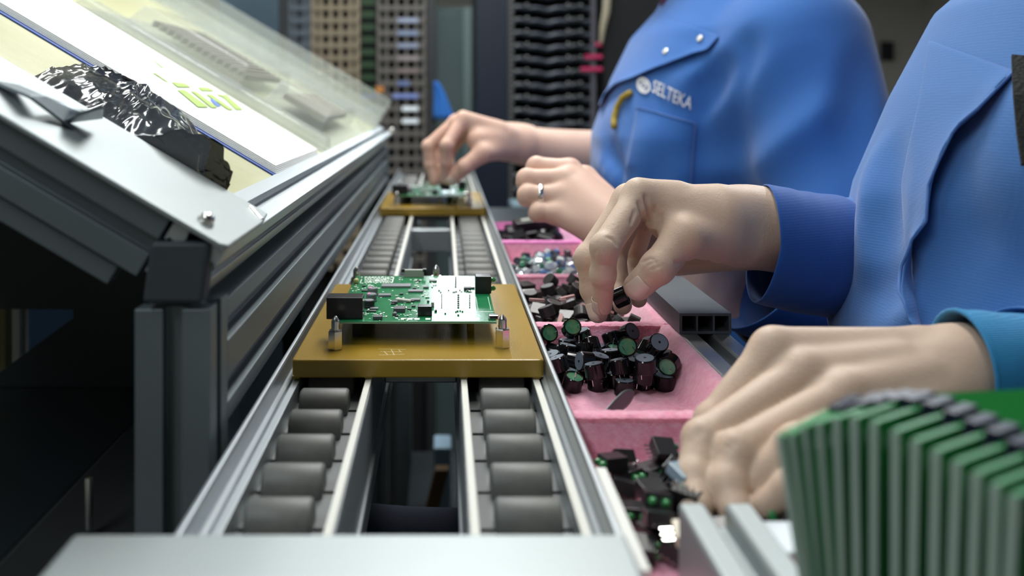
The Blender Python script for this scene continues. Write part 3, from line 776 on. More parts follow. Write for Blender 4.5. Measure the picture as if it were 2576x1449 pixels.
for x0, x1, z0, z1 in ((156.6, 191, -144.9, -143.1), (156.6, 191, -156.8, -155.0), (156.6, 158.4, -155, -144.9), (189.2, 191, -155, -144.9), (167.6, 168.9, -155, -144.9), (178.7, 180, -155, -144.9)):
    b.span(x0, x1, y0, y1, z0, z1)
bmesh.ops.remove_doubles(b.bm, verts=b.bm.verts[:], dist=1e-6)
b.build('tube_shell', mat('slate_grey_tube', (.085, .10, .115), rough=.45, var=(40, (.12, .13, .14), .5)), bt)
MB().span(158, 190, 700, 702, -155.2, -144.8).build('inner_plug', BLACKM, bt)
o = MB().span(63.4, 68.4, 300, 384, -187.4, -155.2).build('white_edge_strip', WHITEP, bevel=.0006); tag(o, 'white plastic strip standing between the conveyor rail and the nearest tray', 'strip')

# ------------------------------------------------------------------ foreground board rack with the fanned green boards
fr = thing('board_rack', 'pale aluminium rack frame in the near right foreground holding green boards', 'rack', V(160, 250, -187.5))
pf = [(87, -187.5), (114, -187.5), (114, -151), (113, -150), (105.5, -150), (104, -151.5), (104, -159), (97, -159), (97, -151.5), (95.5, -150), (88, -150), (87, -151)]
along(pf, 120, 338, 'rack_profile', ALU_PLATE, fr, bevel=.0005)
MB().prism([(0, 0), (.024, 0), (.024, .033), (0, .033)], V(114.3, 310, -187.5), (0, 1, 0), (0, 0, 1), (.117, 0, 0)).build('cross_profile', ALU, fr, bevel=.001)
MB().prism([(0, 0), (.006, 0), (.006, .006), (0, .006)], V(128, 304, -160), (0, 1, 0), (0, 0, 1), (.007, 0, 0)).build('latch', BLACKM, fr)
bm0 = thing('slim_circuit_board', 'leftmost green board of the fanned row standing in the foreground', 'circuit board', group='green boards fanned in the foreground rack')
hgt = .086
MB().box((.0165, 0, hgt/2), (.033, .0019, hgt)).build('board', mat('bright_green_mask', (.022, .24, .065), rough=.4), bm0, local=True)
MB().box((-.0001, 0, hgt/2), (.0010, .0023, hgt-.001)).build('board_edge', mat('grey_green_edge', (.36, .46, .39), rough=.55), bm0, local=True)
cb = MB().box((.029, -.0030, hgt-.0038), (.0125, .0046, .0115)).build('plug_housing', mat('blue_black_plug', (.012, .016, .035), rough=.35), bm0, local=True, bevel=.0005)
MB().box((.0225, -.0030, hgt-.0055), (.0016, .0034, .0060)).build('plug_mouth', mat('grey_plug_mouth', (.16, .17, .18), rough=.5), cb, local=True)
MB().box((.010, -.0012, hgt*.72), (.008, .0014, .012)).build('microchip', CHIP, bm0, local=True)
MB().box((.006, -.0010, hgt*.93), (.006, .0010, .004)).build('microchip', TIN, bm0, local=True)
row = [(1962, 1095, .272, 9), (1990, 1090, .272, 7), (2022, 1072, .273, 5), (2060, 1062, .274, 4), (2105, 1050, .274, 2), (2150, 1049, .271, 1), (2200, 1060, .266, 0), (2254, 1082, .259, 0), (2304, 1106, .252, -1),
       (2356, 1132, .245, -1), (2408, 1160, .238, -2), (2458, 1188, .231, -2), (2506, 1216, .225, -2), (2552, 1244, .219, -3)]
for i, (px, py, Y, lean) in enumerate(row):
    p = PX(px, py, Y*1000); p[2] = p[2]-hgt*1000
    base = V(*p); e = Euler((0, -R(lean), R(33)))
    Mr = e.to_matrix(); e = (Matrix.Rotation(-R(lean), 3, 'Y') @ Matrix.Rotation(R(33), 3, 'Z')).to_euler()
    top = Matrix.Rotation(-R(lean), 3, 'Y') @ Vector((0, 0, hgt)); base = base+Vector((0, 0, hgt))-top
    if i == 0: bm0.location = base; bm0.rotation_euler = e
    else: dup(bm0, base, e, label='green board standing in the fanned foreground row behind the leftmost one')
MB().prism([(0, 0), (.10, 0), (.10, .012), (0, .012)], V(92, 190, -190), Vector((.84, .55, 0)), (0, 0, 1), (.05, -.06, 0)).build('slotted_base', BLACKM, fr)
o = MB().box(PV(2560, 1140, 285), (.052, .0016, .045), Euler((R(-55), 0, R(8)))).build('bare_circuit_board', mat('plain_green_board', (.012, .20, .035), rough=.4)); tag(o, 'plain bright green board lying at the right edge behind the fanned row', 'circuit board')
# things far below, seen through the gap of the conveyor
o = MB().span(-16, 13, 1500, 1560, -683.5, -575).build('pale_blue_box', mat('pale_blue_box_plastic', (.38, .55, .68), rough=.5), bevel=.003); tag(o, 'pale blue box far below in the gap of the conveyor', 'box')
o = MB().prism([(0, 0), (.02, 0), (.02, .02), (0, .02)], V(-42, 1380, -683), (1, 0, 0), (0, 1, 0), (.03, .0, .12)).build('wooden_slat', mat('tan_wood', (.20, .12, .05), rough=.6)); tag(o, 'tan wooden slat leaning by pale blue box in the conveyor gap', 'slat')
# ------------------------------------------------------------------ component racks in the background
RY = 2600.0
def rx(px, Y=RY): return (px-CX)*Y/FP
def rz(py, Y=RY): return -(py-CY)*Y/FP
POST = mat('dark_rack_post', (.040, .045, .048), rough=.5)
TAN = mat('tan_slotted_board', (.30, .25, .17), rough=.6, var=(5, (.24, .21, .16), .6))
TAUPE = mat('taupe_slotted_board', (.17, .16, .145), rough=.6, var=(5, (.12, .12, .115), .6))
GREYB = mat('blue_grey_slotted_board', (.12, .15, .18), rough=.5)
RDARK = mat('rack_interior_black', (.010, .011, .013), rough=.8)
rk = thing('component_rack', 'tall rack of tan slotted magazine rows behind the tilted shelf', 'rack', V(rx(900), RY+150, -1200))
for x0, x1 in ((702, 724), (1074, 1097)): MB().span(rx(x0), rx(x1), RY-8, RY+40, -1200, 760).build('post', POST, rk, bevel=.002)
MB().span(rx(702), rx(1097), RY+60, RY+70, -1200, 760).build('back_panel', RDARK, rk)
MB().span(rx(702), rx(1097), RY-5, RY+60, 740, 770).build('top_panel', POST, rk)
def comb(px0, px1, n, m, ww):
    b = MB(); x0, x1 = rx(px0), rx(px1); W = x1-x0
    b.span(0, W, -6, 6, 9.5, 23)
    step = W/n
    for i in range(n+1):
        w = ww if 0 < i < n else ww*1.2
        xa = min(max(i*step-w/2, 0), W-w); b.span(xa, xa+w, -4, 4, -13.5, 9.5)
    for v in b.bm.verts: v.co.z -= EYE
    return b.build('slotted_row', m, rk, local=True), x0
blocks = [comb(726, 781, 3, GREYB, 9), comb(783, 906, 5, TAN, 12), comb(948, 1072, 5, TAUPE, 9)]
rows = list(range(-9, 20))
for bi, (o, x0) in enumerate(blocks):
    for k, i in enumerate(rows):
        q = o if k == 0 else o.copy()
        if k: C.objects.link(q)
        q.location = V(x0, RY, rz(66+31.6*i)) - rk.location
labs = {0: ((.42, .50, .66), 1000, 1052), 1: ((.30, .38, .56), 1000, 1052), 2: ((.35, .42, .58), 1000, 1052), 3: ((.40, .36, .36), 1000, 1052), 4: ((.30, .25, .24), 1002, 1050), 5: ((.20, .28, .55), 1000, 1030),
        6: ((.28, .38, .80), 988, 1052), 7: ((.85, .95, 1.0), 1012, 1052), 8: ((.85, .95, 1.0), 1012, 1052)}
for i, (c, a, b_) in labs.items():
    MB().span(rx(a), rx(b_), RY-8, RY-6, rz(66+31.6*i)+10, rz(66+31.6*i)+22).build('row_label', mat('row_label_glow_paint', c, rough=.5, emit=(c, .35) if i in (7, 8) else None), rk)  # whitest labels glow faintly: a highlight put into the material
MB().span(rx(946), rx(966), RY-8, RY-6.2, rz(225)-9, rz(225)+9).build('row_label', mat('orange_tag', (.72, .30, .08), rough=.5), rk)
for i in (6, 7): MB().span(rx(908), rx(946), RY-8, RY-6, rz(66+31.6*i)+10, rz(66+31.6*i)+20).build('row_label', mat('blue_tag', (.10, .14, .38), rough=.5), rk)
b = MB()
b.span(0, rx(944)-rx(908), -4, -2, -12, 8)
for v in b.bm.verts: v.co.z -= EYE
sb = b.build('stored_circuit_board', mat('dull_green_board', (.030, .085, .035), rough=.5, var=(200, (.02, .03, .02), .8)), local=True)
tag(sb, 'narrow dull green board slotted in the tan rack rows', 'circuit board', 'green boards slotted in the rack')
sb.location = V(rx(908), RY, rz(66+31.6*-3))
for i in range(-2, 11):
    o = sb.copy(); C.objects.link(o); o.location = V(rx(908), RY, rz(66+31.6*i))

# glass door panel, navy cabinet side, dark rack with black magazines
o = MB().span(rx(1097, 2900), rx(1192, 2900), 2900, 2915, -1200, 285).build('glass_cabinet_panel', TEALG); tag(o, 'grey green panel standing between the two racks', 'panel')
st = MB().span(rx(1167, 2880), rx(1192, 2880), 2880, 2898, -1200, 285).build('pale_upright', mat('pale_green_upright', (.20, .28, .27), rough=.4)); tag(st, 'paler green upright edging the glassy panel', 'post')
BK = 2450.0
bk_ = thing('dark_rack', 'dark rack with a navy side panel holding wavy black magazines', 'rack', V(rx(1330, BK), BK+150, -1200))
MB().span(rx(1196, BK), rx(1284, BK), BK-5, BK+330, -1200, 640).build('side_panel', NAVYP, bk_, bevel=.003)
b = MB(); b.span(rx(1278, BK), rx(1292, BK), BK-12, BK-4, -1200, 640); b.build('perforated_post', POST, bk_)
b = MB()
for i in range(62): b.span(rx(1281, BK), rx(1288, BK), BK-14, BK-12, rz(4+13*i, BK), rz(4+13*i, BK)+6)
b.build('post_marks', mat('grey_post_marks', (.16, .165, .16), rough=.5), bk_)
MB().span(rx(1292, BK), rx(1720, BK), BK+120, BK+130, -1200, 640).build('back_panel', RDARK, bk_)
MB().span(rx(1518, BK), rx(1720, BK), BK-5, BK+30, -1200, 640).build('door', RDARK, bk_, bevel=.004)
MB().span(rx(1484, BK), rx(1496, BK), BK-16, BK-12, -1200, 640).build('cable_strip', mat('grey_violet_strip', (.09, .09, .11), rough=.5), bk_)
MAG = mat('black_ribbed_magazine', (.022, .030, .034), rough=.42, var=(14, (.03, .04, .075), .7))
def make_mag(label):
    t = thing('reel_magazine', label, 'magazine', group='black magazines in the dark rack')
    x0, x1 = 0.0, rx(1500, BK)-rx(1293, BK); P = []
    b = MB(); prev = None
    for k in range(40):
        u = k/39; x = x0+(x1-x0)*u; z = 3.2*math.sin(2*math.pi*(u*1.6+.1))+1.5*math.sin(2*math.pi*u*4.3)
        q = [b.bm.verts.new(Vector((x/1000, y/1000, (z+dz)/1000))) for y, dz in ((-6, 0), (-2, 7), (100, 7), (100, -6), (-3, -7))]
        if prev: b.bridge(prev, q)
        else: b.bm.faces.new(q[::-1])
        prev = q
    b.bm.faces.new(prev); b.build('ribbed_tray', MAG, t, local=True, smooth='auto')
    for px in (1325, 1428, 1460):
        MB().lathe(Vector(((rx(px, BK)-rx(1293, BK))/1000, -.004, .010)), (0, -1, 0), [(0, .004), (.003, .0042), (.005, .003)], 10).build('knob', mat('pewter_knob', (.24, .25, .24), rough=.4), t, local=True)
    return t
mg = make_mag('wavy black magazine lying in the dark rack above the far hand')
for k, i in enumerate(range(-4, 17)):
    p = V(rx(1293, BK), BK, rz(22+32.6*i, BK))
    if k == 0: mg.location = p
    else: dup(mg, p)
RED = mat('crimson_tag', (.50, .03, .12), rough=.5)
for py, a in ((113, 1495), (144, 1468), (175, 1458)):
    o = MB().span(rx(a, BK), rx(1512, BK), BK-22, BK-17, rz(py, BK)-5, rz(py, BK)+6).build('crimson_tag', RED, bevel=.001)
    tag(o, 'crimson tag hanging on the right end of dark rack', 'tag', 'crimson tags on the dark rack')
o = MB().tube([V(rx(1526, BK), BK-30, rz(-60, BK)), V(rx(1520, BK), BK-30, rz(30, BK)), V(rx(1512, BK), BK-28, rz(70, BK)), V(rx(1508, BK), BK-24, rz(110, BK))], [.010, .010, .008, .004], 8).build('cream_cord', mat('cream_cord', (.42, .38, .28), rough=.7), smooth='auto')
tag(o, 'cream cord hanging in front of the dark rack', 'cord')
# blue cloth hanging behind the far hand, pale base of the dark rack, thing on the right wall
b = MB(); Y_ = 2583
G = []
for i in range(9):
    u = i/8; y = lerp(205, 300, u); xa = lerp(1093, 1090, u); xb = 1093+lerp(6, 50, u**.7); row = []
    for j in range(8):
        v = j/7; p = PX(lerp(xa, xb, v), y, Y_+5*math.sin(v*7+u*2)); row.append(V(*p))
    G.append(row)
o = b.grid(G).build('blue_cloth', mat('bright_blue_cloth', (.04, .22, .72), rough=.8), smooth=True, solid=.004); tag(o, 'bright blue cloth hanging beside the rack post behind the far hand', 'cloth')
o = MB().span(rx(1286, 2150), rx(1420, 2150), 2150, 2250, -1200, rz(512, 2150)).build('pale_blue_crate', mat('grey_blue_crate', (.20, .29, .34), rough=.5), bevel=.006); tag(o, 'grey blue crate standing before the dark rack behind the fist', 'crate')
o = MB().span(rx(690, 3300)-200, rx(706, 3300), 3300, 3320, -1200, 900).build('pale_blue_board', mat('powder_blue_board', (.22, .33, .42), rough=.6)); tag(o, 'powder blue board beside the left post of the slotted rack', 'board')
o = MB().span(rx(960, 1900)-14, rx(965, 1900)+4, 1900, 1960, -330, rz(440, 1900)).build('dark_motor_block', BLACKM, bevel=.003); tag(o, 'dark block closing the far end of the long beam', 'block')
o = MB().span(1900, 1990, 5200, 5230, 1200-1200+190, 330).build('wall_switch', BLACKM, bevel=.006)
o.location = V(rx(2245, 6600)-0, 6680, rz(152, 6600)); tag(o, 'dark switch on the cream wall at top right', 'switch')
# ------------------------------------------------------------------ smooth bodies: distance fields meshed by surface nets (all in mm)
def smin(a, b, k):
    h = np.clip(.5+.5*(b-a)/k, 0, 1); return b*(1-h)+a*h-k*h*(1-h)
def smax(a, b, k): return -smin(-a, -b, k)
def cone(P, a, b, r1, r2):
    a = np.asarray(a, float); ba = np.asarray(b, float)-a; pa = P-a
    h = np.clip(pa@ba/max(ba@ba, 1e-9), 0, 1)
    return np.linalg.norm(pa-h[:, None]*ba, axis=1)-(r1+(r2-r1)*h)
def chain(P, pts, rs, k=2.0):
    d = None
    for i in range(len(pts)-1):
        c = cone(P, pts[i], pts[i+1], rs[i], rs[i+1]); d = c if d is None else smin(d, c, k)
    return d
def ellip(P, c, r, rot=None):
    q = P-np.asarray(c, float)
    if rot is not None: q = q@np.array(rot.to_matrix())
    r = np.asarray(r, float); k0 = np.linalg.norm(q/r, axis=1); k1 = np.linalg.norm(q/(r*r), axis=1)+1e-9
    return k0*(k0-1)/k1
def mesh_sdf(f, lo, hi, h, B=14, slack=1.0):
    lo = np.asarray(lo, float); n = np.ceil((np.asarray(hi, float)-lo)/h/B).astype(int)
    I = np.stack(np.meshgrid(*[np.arange(m) for m in n], indexing='ij'), -1).reshape(-1, 3)
    ctr = lo+(I+.5)*B*h; d = np.concatenate([f(ctr[i:i+20000]) for i in range(0, len(ctr), 20000)])
    I = I[np.abs(d) < B*h*.87*slack+h]
    N = n*B+2; gid = lambda c: (c[..., 0]*N[1]+c[..., 1])*N[2]+c[..., 2]
    g = np.stack(np.meshgrid(*[np.arange(B+2)]*3, indexing='ij'), -1)
    ids, pos, quads = [], [], []
    corners = np.array([(i, j, k) for i in (0, 1) for j in (0, 1) for k in (0, 1)])
    for b0 in I:
        base = b0*B-1; G = base+g; pts = lo+G.reshape(-1, 3)*h
        v = f(pts).reshape(B+2, B+2, B+2); s = v < 0
        if s.all() or not s.any(): continue
        cs = np.stack([s[i:B+1+i, j:B+1+j, k:B+1+k] for i, j, k in corners], -1); act = cs.any(-1) & ~cs.all(-1)
        if act.any():
            c = np.argwhere(act); vals = np.stack([v[c[:, 0]+i, c[:, 1]+j, c[:, 2]+k] for i, j, k in corners], -1)
            acc = np.zeros((len(c), 3)); cnt = np.zeros(len(c))
            for a in range(8):
                for bb in range(a+1, 8):
                    dd = corners[bb]-corners[a]
                    if np.abs(dd).sum() != 1: continue
                    m = (vals[:, a] < 0) != (vals[:, bb] < 0)
                    if m.any():
                        t = vals[m, a]/(vals[m, a]-vals[m, bb]); acc[m] += corners[a]+t[:, None]*dd; cnt[m] += 1
            ids.append(gid(base+c)); pos.append(lo+(base+c+acc/cnt[:, None])*h)
        for ax in range(3):
            e = np.zeros(3, int); e[ax] = 1
            sl0 = s[1:B+1, 1:B+1, 1:B+1]; sl1 = s[1+e[0]:B+1+e[0], 1+e[1]:B+1+e[1], 1+e[2]:B+1+e[2]]
            m = np.argwhere(sl0 != sl1)
            if not len(m): continue
            p = base+1+m; u, w = [np.eye(3, dtype=int)[(ax+q) % 3] for q in (1, 2)]
            q = np.stack([gid(p-u-w), gid(p-w), gid(p), gid(p-u)], -1)
            fl = sl0[m[:, 0], m[:, 1], m[:, 2]]; q[~fl] = q[~fl][:, ::-1]
            quads.append(q)
    ids = np.concatenate(ids); pos = np.concatenate(pos); quads = np.concatenate(quads)
    uid, first_ = np.unique(ids, return_index=True); P = pos[first_]
    ok = np.isin(quads, uid).all(1); F = np.searchsorted(uid, quads[ok])
    return P, F
def sdf_object(name, parts, m, parent, smooth=True):
    """parts: list of (P, F) joined in one mesh; mm -> metres, in the frame of the thing"""
    Ps, Fs, o = [], [], 0
    for P, F in parts: Ps.append(P); Fs.append(F+o); o += len(P)
    P = np.concatenate(Ps)/1000.0+np.array([0, 0, EYE]); F = np.concatenate(Fs)
    P = P-np.array(root_of(parent).location)
    me = bpy.data.meshes.new(name); me.vertices.add(len(P)); me.vertices.foreach_set('co', P.ravel().astype(np.float32))
    me.loops.add(F.size); me.loops.foreach_set('vertex_index', F.ravel().astype(np.int32))
    me.polygons.add(len(F)); me.polygons.foreach_set('loop_start', np.arange(0, F.size, 4, dtype=np.int32))
    me.update(calc_edges=True); me.validate()
    me.polygons.foreach_set('use_smooth', np.ones(len(me.polygons), dtype=bool))
    me.materials.append(m)
    return put(name, me, parent)
def hit(f, px, py, y0=150, y1=2200):
    """where the line of sight through photo pixels meets the surface f (mm); arrays in, (n,3) out"""
    px = np.atleast_1d(np.asarray(px, float)); py = np.atleast_1d(np.asarray(py, float))
    D = np.stack([(px-CX)/FP, np.ones_like(px), -(py-CY)/FP], -1); L = np.linalg.norm(D, axis=1); D /= L[:, None]
    t = np.full(len(px), float(y0))
    for _ in range(160):
        d = f(D*t[:, None]); t = np.minimum(t+np.clip(d*.7, -5, 60), y1)
    return D*t[:, None]
def normal(f, P, e=.6):
    g = np.stack([f(P+np.eye(3)[i]*e)-f(P-np.eye(3)[i]*e) for i in range(3)], -1); return g/(np.linalg.norm(g, axis=1)[:, None]+1e-9)
def densify(L, step=8):
    out = []
    for (a, b), (c, d) in zip(L[:-1], L[1:]):
        n = max(1, int(math.hypot(c-a, d-b)/step))
        out += [(a+(c-a)*i/n, b+(d-b)*i/n) for i in range(n)]
    return np.array(out+[L[-1]])

def hand_sdf(H):
    """H: palm = [(p, q, r1, r2)...], fingers = [(points, radii)...], arm = (points, radii), ridges, creases"""
    def base(P):
        d = None
        for a, b, r1, r2 in H['palm']:
            c = cone(P, a, b, r1, r2); d = c if d is None else smin(d, c, 9)
        if 'arm' in H: d = smin(d, chain(P, *H['arm'], k=12), 14)
        out = d.copy()
        for pts, rs in H['fingers']:
            fi = chain(P, pts, rs, 2.2)
            for j, q in enumerate(pts[1:-1]):        # knuckle swelling
                fi = smin(fi, np.linalg.norm(P-q, axis=1)-rs[j+1]*1.03, 3)
            out = smin(out, smin(d, fi, 6.5), 1.0)
        for a, b, r1, r2, k in H.get('ridges', []): out = smin(out, cone(P, a, b, r1, r2), k)
        return out
    cr = []
    for L, r, k in H.get('creases', []):
        Q = hit(base, *densify(L, 6).T); cr.append((Q, r, k))
    def full(P):
        d = base(P); near = np.abs(d) < 12
        if near.any():
            Pn = P[near]; dn = d[near]
            for Q, r, k in cr:
                for i in range(len(Q)-1): dn = smax(dn, -cone(Pn, Q[i], Q[i+1], r, r), k)
            d[near] = dn
        return d
    return base, full
def hand_box(H, pad=26, arm=True):
    P = [np.asarray(p) for a, b, _, _ in H['palm'] for p in (a, b)]+[np.asarray(p) for pts, _ in H['fingers'] for p in pts]
    if arm and 'arm' in H: P += [np.asarray(p) for p in H['arm'][0]]
    P = np.array(P); return P.min(0)-pad, P.max(0)+pad
NAIL = mat('fingernail', (.70, .54, .445), rough=.22, spec=.7, sss=(.2, (1, .4, .3), .004))
def nail(f, tip, dip, up, parent, w=8.5, L=10.5, back=1.0):
    tip, dip, up = [np.asarray(v, float) for v in (tip, dip, up)]
    d = tip-dip; d /= np.linalg.norm(d); up = up-d*(up@d); up /= np.linalg.norm(up); s = np.cross(d, up)
    G = []
    for i in range(9):
        u = i/8; row = []
        for j in range(9):
            v = (j/8-.5)*2; ww = w/2*(1-.18*(1-u)**2-.25*max(0, u-.75)**2*16*.35)
            q = tip+d*(-L+back+L*u+ (1.6*(1-v*v) if u > .9 else 0))+s*(v*ww)+up*14
            for _ in range(26): q = q-up*np.clip(f(q[None])[0], -2, 3)*.8
            row.append(V(*(q+up*(.62-.5*abs(v)**3))))
        G.append(row)
    return MB().grid(G).build('fingernail', NAIL, parent, smooth=True, solid=.0005, sub=1)
def dorsal(pts):
    a, b, c = [np.asarray(p, float) for p in pts[-3:]]; d1 = (b-a)/np.linalg.norm(b-a); d2 = (c-b)/np.linalg.norm(c-b); return d1-d2
# ------------------------------------------------------------------ skin and cloth
SKIN = mat('skin', (.60, .45, .345), rough=.5, spec=.4, sss=(.12, (1.0, .36, .2), .008),
           var=[(22, (.57, .38, .29), .5), (7, (.60, .49, .385), .5), (90, (.62, .47, .37), .35)], bump=[('noise', 420, .22), ('voronoi', 900, .12)])
SKIN2 = mat('paler_skin', (.70, .46, .36), rough=.5, spec=.4, sss=(.12, (1.0, .36, .22), .008), var=[(20, (.66, .36, .29), .6), (8, (.68, .52, .42), .5)], bump=('noise', 420, .2))
def cloth(name, col, c2): return mat(name, col, rough=.82, spec=.25, sheen=.25, var=[(5, c2, .5)], bump=[('Z', 190, .07, (1, 1, 1), 1.2), ('X', 240, .05), ('noise', 300, .10)])
BLUE = cloth('blue_workcoat_cloth', (.050, .165, .45), (.065, .19, .49))
BLUED = cloth('deep_blue_cuff_cloth', (.014, .085, .34), (.018, .10, .38))
BLUEB = cloth('royal_blue_workcoat_cloth', (.034, .135, .43), (.042, .16, .48))
TURQ = mat('turquoise_knit', (.012, .24, .52), rough=.9, sheen=.3, bump=[('Z', 420, .5), ('noise', 400, .3)])
NAVYT = mat('navy_trouser_cloth', (.010, .018, .055), rough=.85, sheen=.2, bump=('noise', 500, .3))
SHOE = mat('dark_shoe_leather', (.02, .02, .022), rough=.45)
HAIR = mat('brown_hair', (.06, .035, .02), rough=.5, bump=('Z', 60, .4, (6, 6, 1)))
THREAD = mat('pale_blue_thread', (.10, .22, .55), rough=.8)

# ------------------------------------------------------------------ near worker
A = np.array
HA = dict(
  palm=[(PX(1860, 535, 592), PX(1604, 502, 581), 14, 9.4), (PX(1865, 535, 612), PX(1582, 503, 603), 14, 9.8), (PX(1870, 548, 628), PX(1594, 517, 624), 13, 9.2), (PX(1875, 565, 640), PX(1622, 542, 642), 12, 8.8),
        (PX(1860, 600, 592), PX(1722, 594, 568), 16, 12.2), (PX(1800, 555, 588), PX(1692, 545, 587), 22, 16.5), (PX(1850, 625, 625), PX(1705, 655, 630), 14, 10)],
  arm=([PX(1860, 567, 606), PX(1925, 575, 606), PX(2150, 640, 640), PX(2400, 690, 660)], [23, 23.5, 33, 40]),
  fingers=[([PX(1604, 502, 581), PX(1522, 622, 555), PX(1517, 690, 560), PX(1516, 771, 571)], [9.6, 8.5, 7.4, 5.9]),
           ([PX(1582, 503, 603), PX(1480, 650, 588), PX(1490, 728, 588), PX(1505, 789, 583)], [9.8, 8.5, 7.3, 6.0]),
           ([PX(1594, 517, 624), PX(1545, 640, 640), PX(1556, 715, 622), PX(1566, 768, 604)], [9.2, 8.2, 7.2, 6.2]),
           ([PX(1622, 542, 642), PX(1592, 650, 655), PX(1602, 712, 636), PX(1606, 752, 618)], [8.6, 7.4, 6.6, 5.8]),
           ([PX(1722, 594, 568), PX(1655, 672, 559), PX(1604, 721, 564)], [12.2, 10.0, 8.6])],
  ridges=[(PX(1700, 480, 588), PX(1606, 476, 582), 5.5, 6.5, 8), (PX(1740, 600, 562), PX(1860, 590, 584), 5, 4, 9), (PX(1640, 560, 578), PX(1668, 520, 580), 3.5, 3.5, 5)],
  creases=[([(1624, 494), (1634, 530), (1637, 572)], .9, 2.2), ([(1608, 510), (1618, 545), (1620, 578)], .9, 2.2), ([(1648, 520), (1652, 548), (1653, 572)], .7, 1.8), ([(1597, 531), (1592, 548), (1587, 562)], .7, 1.6), ([(1663, 540), (1662, 566)], .6, 1.4),
           ([(1527, 597), (1543, 603), (1553, 618)], .6, 1.4), ([(1510, 668), (1526, 667), (1541, 671)], .6, 1.4), ([(1494, 640), (1502, 630)], .4, 1),
           ([(1614, 660), (1632, 652), (1646, 651)], .5, 1.2), ([(1628, 668), (1644, 660), (1656, 660)], .5, 1.2), ([(1640, 678), (1654, 671), (1664, 670)], .5, 1.2),
           ([(1700, 662), (1740, 660), (1790, 656)], .6, 2.2)])
HC = dict(
  palm=[(PX(2390, 892, 446), PX(1942, 882, 436), 9.5, 9.2), (PX(2395, 915, 434), PX(2022, 940, 424), 11, 9.4), (PX(2400, 955, 427), PX(2125, 991, 411), 11, 9), (PX(2410, 995, 422), PX(2205, 1060, 402), 11, 8.8),
        (PX(2330, 1000, 438), PX(2180, 1060, 410), 12, 11), (PX(2360, 960, 438), PX(2120, 985, 430), 15, 13)],
  arm=([PX(2400, 930, 438), PX(2480, 934, 440), PX(2760, 985, 470), PX(3000, 1010, 520)], [17.5, 18.5, 30, 40]),
  fingers=[([PX(1942, 882, 436), PX(1795, 1062, 424), PX(1775, 1160, 406), PX(1795, 1240, 390)], [9.4, 8.5, 7.6, 6.5]),
           ([PX(2022, 940, 424), PX(1769, 1108, 400), PX(1748, 1205, 386), PX(1752, 1278, 372)], [9.8, 8.7, 7.9, 6.8]),
           ([PX(2125, 991, 411), PX(1853, 1138, 388), PX(1830, 1222, 378), PX(1848, 1283, 368)], [9.4, 8.6, 7.8, 6.6]),
           ([PX(2205, 1060, 402), PX(2075, 1172, 365), PX(1990, 1230, 366), PX(1925, 1272, 368)], [8.6, 7.6, 6.9, 6.0]),
           ([PX(2180, 1060, 408), PX(2010, 1128, 378), PX(1905, 1215, 380)], [11, 9.4, 7.8])],
  ridges=[(PX(2030, 925, 421), PX(2260, 890, 428), 3.2, 2.2, 9), (PX(2135, 975, 407), PX(2330, 930, 420), 3.0, 2.2, 9), (PX(1955, 862, 436), PX(2300, 850, 442), 3.6, 3, 10)],
  creases=[([(1758, 1075), (1768, 1092)], .35, 1.2), ([(1748, 1084), (1758, 1101)], .35, 1.2), ([(1838, 1108), (1852, 1122)], .35, 1.2), ([(1826, 1118), (1840, 1132)], .35, 1.2)])
baseA, fullA = hand_sdf(HA); baseC, fullC = hand_sdf(HC)
pa = thing('person', 'near worker in a blue work coat, both hands over the pink trays', 'person', V(520, 545, -1200))

def head_parts(c, yaw=0.0):
    """head, neck; c = chin-level neck top, facing -x"""
    c = A(c, float)
    def f(P):
        q = P-c
        d = ellip(q, (8, 0, 95), (92, 74, 112)); d = smin(d, ellip(q, (-42, 0, 42), (46, 50, 62)), 26)
        d = smin(d, ellip(q, (-70, 0, 12), (20, 24, 16)), 18)                      # chin
        d = smin(d, cone(q, (-84, 0, 84), (-103, 0, 54), 7, 11), 9)                # nose
        for s in (-1, 1):
            d = smax(d, -ellip(q, (-92, s*31, 90), (13, 17, 10)), 8)               # eye sockets
            d = smin(d, ellip(q, (-76, s*31, 89), (12, 12, 11)), 2)                # eyeballs
            d = smin(d, cone(q, (-84, s*16, 104), (-78, s*48, 106), 5, 4), 6)      # brow
            d = smin(d, ellip(q, (10, s*76, 78), (16, 7, 30)), 5)                  # ears
        d = smin(d, cone(q, (-84, -20, 26), (-84, 20, 26), 5.5, 5.5), 5)           # lips
        d = smax(d, -cone(q, (-95, -22, 26), (-95, 22, 26), 3, 3), 2)
        return smin(d, cone(q, (18, 0, 30), (38, 0, -110), 54, 60), 22)
    return f
def hair_sdf(c):
    c = A(c, float)
    def f(P):
        q = P-c
        d = ellip(q, (22, 0, 108), (96, 82, 112)); d = smin(d, ellip(q, (92, 0, 70), (40, 44, 52)), 20)
        return smax(d, -ellip(q, (-84, 0, 52), (66, 66, 92)), 10)
    return f
HEADA = (560, 545, 330)
headA = head_parts(HEADA)
trunkA = lambda P: smin(smin(headA(P), ellip(P, (610, 545, 0), (100, 165, 240)), 40), ellip(P, (620, 545, -300), (120, 160, 130)), 60)
def armA(P, sh, el, wr, r=(48, 40, 32)): return smin(cone(P, sh, el, r[0], r[1]), cone(P, el, wr, r[1], r[2]), 14)
WA, WC = HA['arm'][0][-1], HC['arm'][0][-1]
bodyA = lambda P: smin(trunkA(P), smin(armA(P, (620, 690, 130), (640, 735, -150), WA, (50, 42, 39)), armA(P, (620, 380, 130), (600, 380, -150), WC, (50, 42, 38)), 5), 25)
meshA = mesh_sdf(fullA, *hand_box(HA, 30, False), 1.0)
lo, hi = hand_box(HC, 30, False); meshC = mesh_sdf(fullC, lo, hi, 1.15)
def clip_arm(HH): return A(HH['arm'][0][1])
